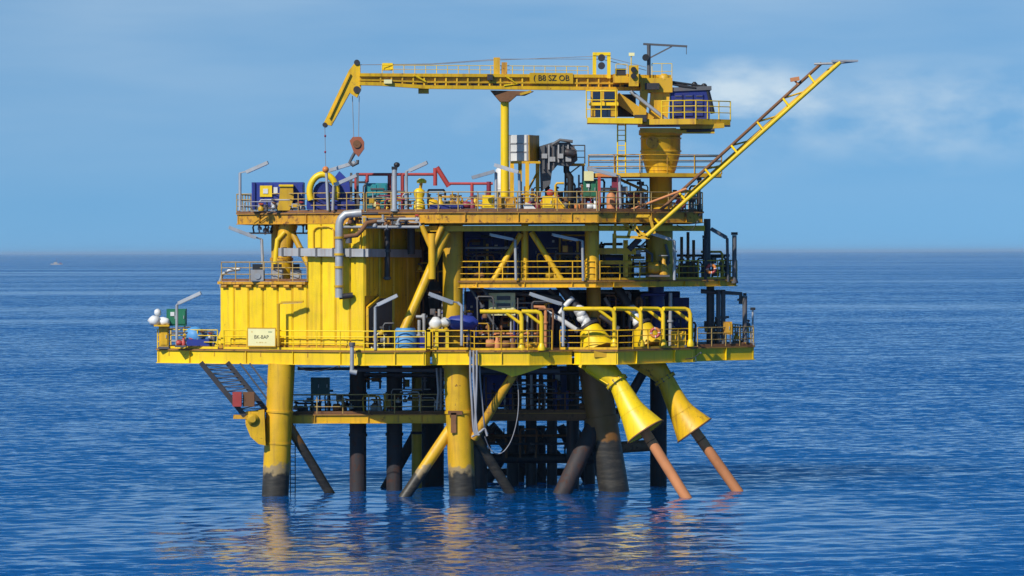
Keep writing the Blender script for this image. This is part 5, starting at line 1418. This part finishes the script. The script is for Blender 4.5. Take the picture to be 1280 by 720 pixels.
# --- far boat
t = thing('fishing_boat', 'tiny white boat far off near the left horizon', 'boat', (0, 0, 0))
Yb_ = 4600.0
c = P(71, 331, Yb_); c.z = 0
t.location = c; WOFF[t.name] = c
h = MB(); L_ = 7.5
pl_ = [(-L_, -1.6), (L_ * 0.5, -1.9), (L_, 0), (L_ * 0.5, 1.9), (-L_, 1.6)]
h.prism([(c.x + a, c.y + b) for a, b in pl_], -0.5, 1.2); h.build('hull', 'grey', t)
MB().box(c + Vector((-1.5, 0, 2.2)), 4.5, 2.2, 2.0).build('cabin', 'grey', t)
MB().tube([c + Vector((0, 0, 3.8)), c + Vector((0, 0, 8))], 0.15, 6).build('mast', 'dark_red', t)
MB().box(c + Vector((4.6, 0, 1.9)), 2.5, 1.6, 0.8).build('hatch', 'dark_red', t)

# ------------------------------------------------------------------ crowded pipework between the big machines
WHEEL = {}
def pipework(label, px0, px1, py0, py1, Y0, Y1, seed, n, mats, rr=(0.9, 2.2), valves=4, boxes=2, name='pipework'):
    rg = random.Random(seed)
    t = thing(name, label, 'pipework', P((px0 + px1) / 2, py1, Y0), 'crowded pipework')
    for i in range(n):
        Y = rg.uniform(Y0, Y1); r = M(rg.uniform(*rr)); mt = rg.choice(mats)
        x = rg.uniform(px0, px1); style = rg.random()
        w = rg.uniform(0.12, 0.5) * (px1 - px0)
        x2 = min(px1, max(px0, x + rg.choice((-1, 1)) * w))
        ya = rg.uniform(py0, py0 + (py1 - py0) * 0.75); yb = rg.uniform(ya, py1)
        if style < 0.34:   pts = [(x, py1, Y), (x, ya + 3, Y), (x + (2 if x2 > x else -2), ya, Y), (x2, ya, Y)]
        elif style < 0.62: pts = [(x, py1, Y), (x, ya, Y)]
        elif style < 0.86: pts = [(x, py1, Y), (x, ya + 3, Y), (x + (2 if x2 > x else -2), ya, Y), (x2, ya, Y), (x2 + (1.5 if x2 > x else -1.5), ya + 3, Y), (x2, py1, Y)]
        else:              pts = [(px0, yb, Y), (px1, yb, Y)]
        W = [P(*q) for q in pts]
        o = MB().tube(W, r, 7).build('pipe', mt, t)
        a, b = W[0], W[1]; c = a.lerp(b, rg.uniform(0.3, 0.8)); d = (b - a).normalized()
        MB().tube([c - d * 0.05, c + d * 0.05], r * 1.7, 8).build('flange', mt, o)
    for i in range(valves):
        Y = rg.uniform(Y0, (Y0 + Y1) / 2); x = rg.uniform(px0, px1); y = rg.uniform(py0 + (py1 - py0) * 0.35, py1 - 3)
        s = rg.uniform(2.4, 4.2); mt = rg.choice(mats)
        v_ = MB().lathe(P(x, y + s, Y), (0, 0, 1), [(0, M(s * 0.9)), (M(s * 0.5), M(s)), (M(s * 1.2), M(s * 0.8)), (M(s * 1.5), M(s * 0.3)), (M(s * 2.2), M(s * 0.25))], 10).build('valve', mt, t)
        MB().lathe(P(x, y - s * 1.2, Y), (0.2, -0.4, 1), [(0, M(s * 0.8)), (M(0.8), M(s * 0.8))], 10).build('hand_wheel', rg.choice(('red', 'dark_grey', 'rust_brown')), v_)
    for i in range(boxes):
        Y = rg.uniform(Y0, Y1); x = rg.uniform(px0 + 4, px1 - 4); y = rg.uniform(py0 + (py1 - py0) * 0.3, py1 - 5)
        w = rg.uniform(5, 10); h = rg.uniform(5, 10)
        b_ = MB().bar(P(x - w / 2, y, Y), P(x + w / 2, y, Y), 0.3, M(h)).build('junction_box', rg.choice(mats), t)
        MB().bar(P(x - w / 2 + 1, y, Y - 0.16), P(x + w / 2 - 1, y, Y - 0.16), 0.03, M(h - 2)).build('cover', rg.choice(('grey', 'dark_grey', 'mustard')), b_)
    return t
YL = ['yellow', 'yellow_worn', 'mustard']; DK = ['dark_steel', 'dark_grey', 'rust_brown']; GR = ['grey', 'galvanised', 'dark_grey']
pipework('tangle of yellow and grey pipes on the top deck left of the boom rest', 536, 616, 236, 264, 2.6, 6.0, 11, 16, YL + GR + ['rust_brown'], (0.8, 1.7), 8, 4)
pipework('tangle of brown and grey pipes under the header tank on the top deck', 640, 712, 228, 264, 3.0, 8.0, 12, 14, YL + DK, (0.8, 1.8), 6, 4)
pipework('dark pipes and posts behind the winch on the top deck', 384, 462, 224, 264, 4.8, 9.0, 13, 12, DK + ['navy'], (0.8, 1.8), 4, 3)
pipework('red and dark pipes around the gas bottle rack on the top deck', 728, 806, 224, 266, 4.6, 9.0, 14, 14, ['dark_red', 'rust_brown', 'dark_grey', 'grey', 'red'], (0.8, 1.8), 5, 3)
pipework('low grey pipes and brackets at the left railing of the top deck', 300, 384, 248, 264, 4.2, 4.8, 15, 10, GR + ['mustard', 'navy'], (0.6, 1.2), 5, 3)
pipework('brown pipes beside the crane pedestal on the top deck', 838, 878, 232, 268, 6.2, 9.0, 16, 8, DK + GR, (0.8, 1.6), 4, 2)
pipework('maze of dark pipes in front of the navy module on the middle deck', 582, 648, 290, 352, 4.0, 6.6, 21, 16, DK + ['navy', 'mustard', 'galvanised'], (0.8, 1.9), 6, 4)
pipework('maze of dark pipes in front of the navy generator on the middle deck', 662, 734, 290, 352, 4.0, 7.0, 22, 16, DK + ['navy', 'mustard', 'galvanised'], (0.8, 1.9), 6, 4)
pipework('dark and yellow pipes under the foot of the slanting boom', 752, 846, 300, 352, 5.4, 8.0, 23, 18, DK + YL, (0.8, 2.0), 8, 5)
pipework('dark pipes at the right end of the middle deck', 846, 912, 312, 352, 9.0, 13.0, 24, 10, DK + ['mustard'], (0.8, 1.8), 4, 3)
pipework('crowded pipes and valves under the cream cabinet on the main deck', 598, 690, 366, 438, 2.6, 6.5, 31, 26, DK + ['mustard', 'navy', 'rust_orange', 'grey'], (0.8, 2.2), 12, 7)
pipework('crowded pipes and valves behind the riser cones on the main deck', 700, 800, 364, 436, 5.0, 9.0, 32, 24, DK + ['grey', 'navy', 'galvanised', 'mustard'], (0.8, 2.4), 10, 6)
pipework('pipes and valves behind the right posts of the long guard frame', 800, 868, 366, 434, 6.6, 11.0, 33, 16, DK + ['navy', 'galvanised', 'grey'], (0.8, 2.2), 8, 4)
pipework('dark pipes at the right corner of the main deck', 874, 936, 384, 432, 10.0, 14.0, 34, 10, DK + ['mustard'], (0.8, 1.8), 5, 3)
pipework('dark pipes and valves between the building and the tarpaulin bundle', 526, 592, 356, 438, 3.4, 7.5, 35, 18, DK + ['grey', 'mustard', 'navy'], (0.8, 2.2), 7, 5)
pipework('dark pipes filling the gap right of the yellow building', 520, 562, 288, 352, 5.0, 8.0, 36, 10, DK + ['mustard'], (0.9, 2.2), 3, 2)
pipework('small pipes and valves by the door recess of the building', 458, 492, 400, 438, 1.0, 2.0, 37, 8, GR + ['mustard', 'cream'], (0.7, 1.4), 4, 2)
pipework('pipes along the cellar deck between the left leg and the conductors', 368, 440, 488, 518, 5.0, 8.0, 41, 10, DK + ['grey', 'mustard'], (0.7, 1.5), 7, 3)
pipework('pipes along the cellar deck between the conductors and the middle leg', 455, 556, 484, 518, 5.0, 6.4, 42, 12, DK + ['grey', 'mustard', 'galvanised'], (0.7, 1.6), 7, 3)
pipework('dark pipes hanging under the main deck right of the middle leg', 604, 735, 460, 518, 6.2, 11.0, 43, 30, DK + ['navy', 'navy', 'grey'], (0.9, 2.4), 10, 6)
pipework('low dark pipes between the jacket braces', 606, 740, 526, 572, 9.0, 13.0, 44, 10, ['dark_steel', 'dark_steel', 'rust_brown'], (0.9, 2.2), 2, 0)
pipework('dark pipes hanging under the main deck near the conductors', 440, 556, 457, 486, 6.0, 10.0, 45, 10, DK, (0.9, 2.0), 3, 2)
pipework('brown pipes just under the left of the top deck', 300, 400, 276, 292, 6.5, 10.0, 46, 9, DK + ['mustard', 'galvanised'], (0.8, 1.6), 2, 2)
pipework('dark pipes between the top deck and the tall building half', 428, 524, 266, 284, 0.8, 1.7, 47, 14, DK + ['grey', 'galvanised', 'rust_brown'], (0.9, 2.0), 5, 4)

pipework('tall dark pipes between the exhaust duct and the green box', 694, 732, 214, 264, 7.2, 10.0, 51, 12, DK + GR, (0.8, 1.8), 4, 3)
pipework('grey pipes left of the crane pedestal on the top deck', 776, 812, 226, 266, 5.2, 8.0, 52, 10, GR + ['rust_brown', 'mustard'], (0.8, 1.6), 4, 3)
pipework('grey and yellow pipes around the teal cabinet on the top deck', 452, 530, 238, 264, 2.8, 3.8, 53, 12, GR + YL + ['dark_red'], (0.7, 1.4), 6, 4)
pipework('small white and blue fittings at the left tip of the main deck', 214, 268, 408, 434, 5.4, 6.4, 54, 8, GR + ['sky_blue', 'yellow'], (0.7, 1.4), 5, 3)
# dark boxes added so the gaps between the decks read dark
box_machine('mid_dark_filler', 'dark filler box added deep under the top deck behind the braces', 'module', 560, 748, 284, 351, 12.5, 3.0, 'dark_steel')
box_machine('gap_dark_filler', 'dark filler box added behind the yellow building', 'module', 500, 572, 286, 438, 9.5, 3.0, 'dark_steel')
box_machine('deck_dark_filler', 'dark filler box added under the middle deck right of the risers', 'module', 786, 850, 364, 434, 14.0, 2.5, 'navy')

# cables sagging between lamp posts and rails
def cable(label, pts, Y, r=0.02):
    t = thing('power_cable', label, 'cable', P(*pts[-1], Y))
    MB().tube([P(a, b, Y) for a, b in pts], r * 1.3, 5).build('cable', 'black', t)
    MB().tube([P(*pts[-1], Y), P(pts[-1][0], pts[-1][1] + 2, Y)], 0.06, 6).build('plug', 'dark_grey', t)
cable('black cable drooping below the left girder of the main deck', [(372, 458), (382, 463), (398, 464), (412, 461), (424, 457)], 0.6)
cable('black cable drooping below the right girder of the main deck', [(842, 446), (856, 449), (868, 447), (876, 440)], 4.6)
cable('black cable drooping below the right edge of the top deck', [(846, 281), (858, 288), (866, 287), (872, 276)], 4.8)

# ------------------------------------------------------------------ sea haze
HAZE = 3.2e-5
hz_ = MB()
hx, hy0, hy1, hz0, hz1 = 62500.0, -1300.0, 93500.0, -6.0, 32.0
hz_.prism([(-hx, hy0), (hx, hy0), (hx, hy1), (-hx, hy1)], hz0, hz1)
hm = bpy.data.materials.new('haze'); hm.use_nodes = True
hm.node_tree.nodes.clear()
ho = hm.node_tree.nodes.new('ShaderNodeOutputMaterial'); hv = hm.node_tree.nodes.new('ShaderNodeVolumePrincipled')
hv.inputs['Color'].default_value = (0.50, 0.74, 1.0, 1); hv.inputs['Density'].default_value = HAZE; hv.inputs['Anisotropy'].default_value = 0.0
hm.node_tree.links.new(hv.outputs[0], ho.inputs['Volume'])
MATS['haze'] = hm
haze = hz_.build('haze', 'haze'); haze['kind'] = 'stuff'; haze['label'] = 'pale blue sea haze over the open water'
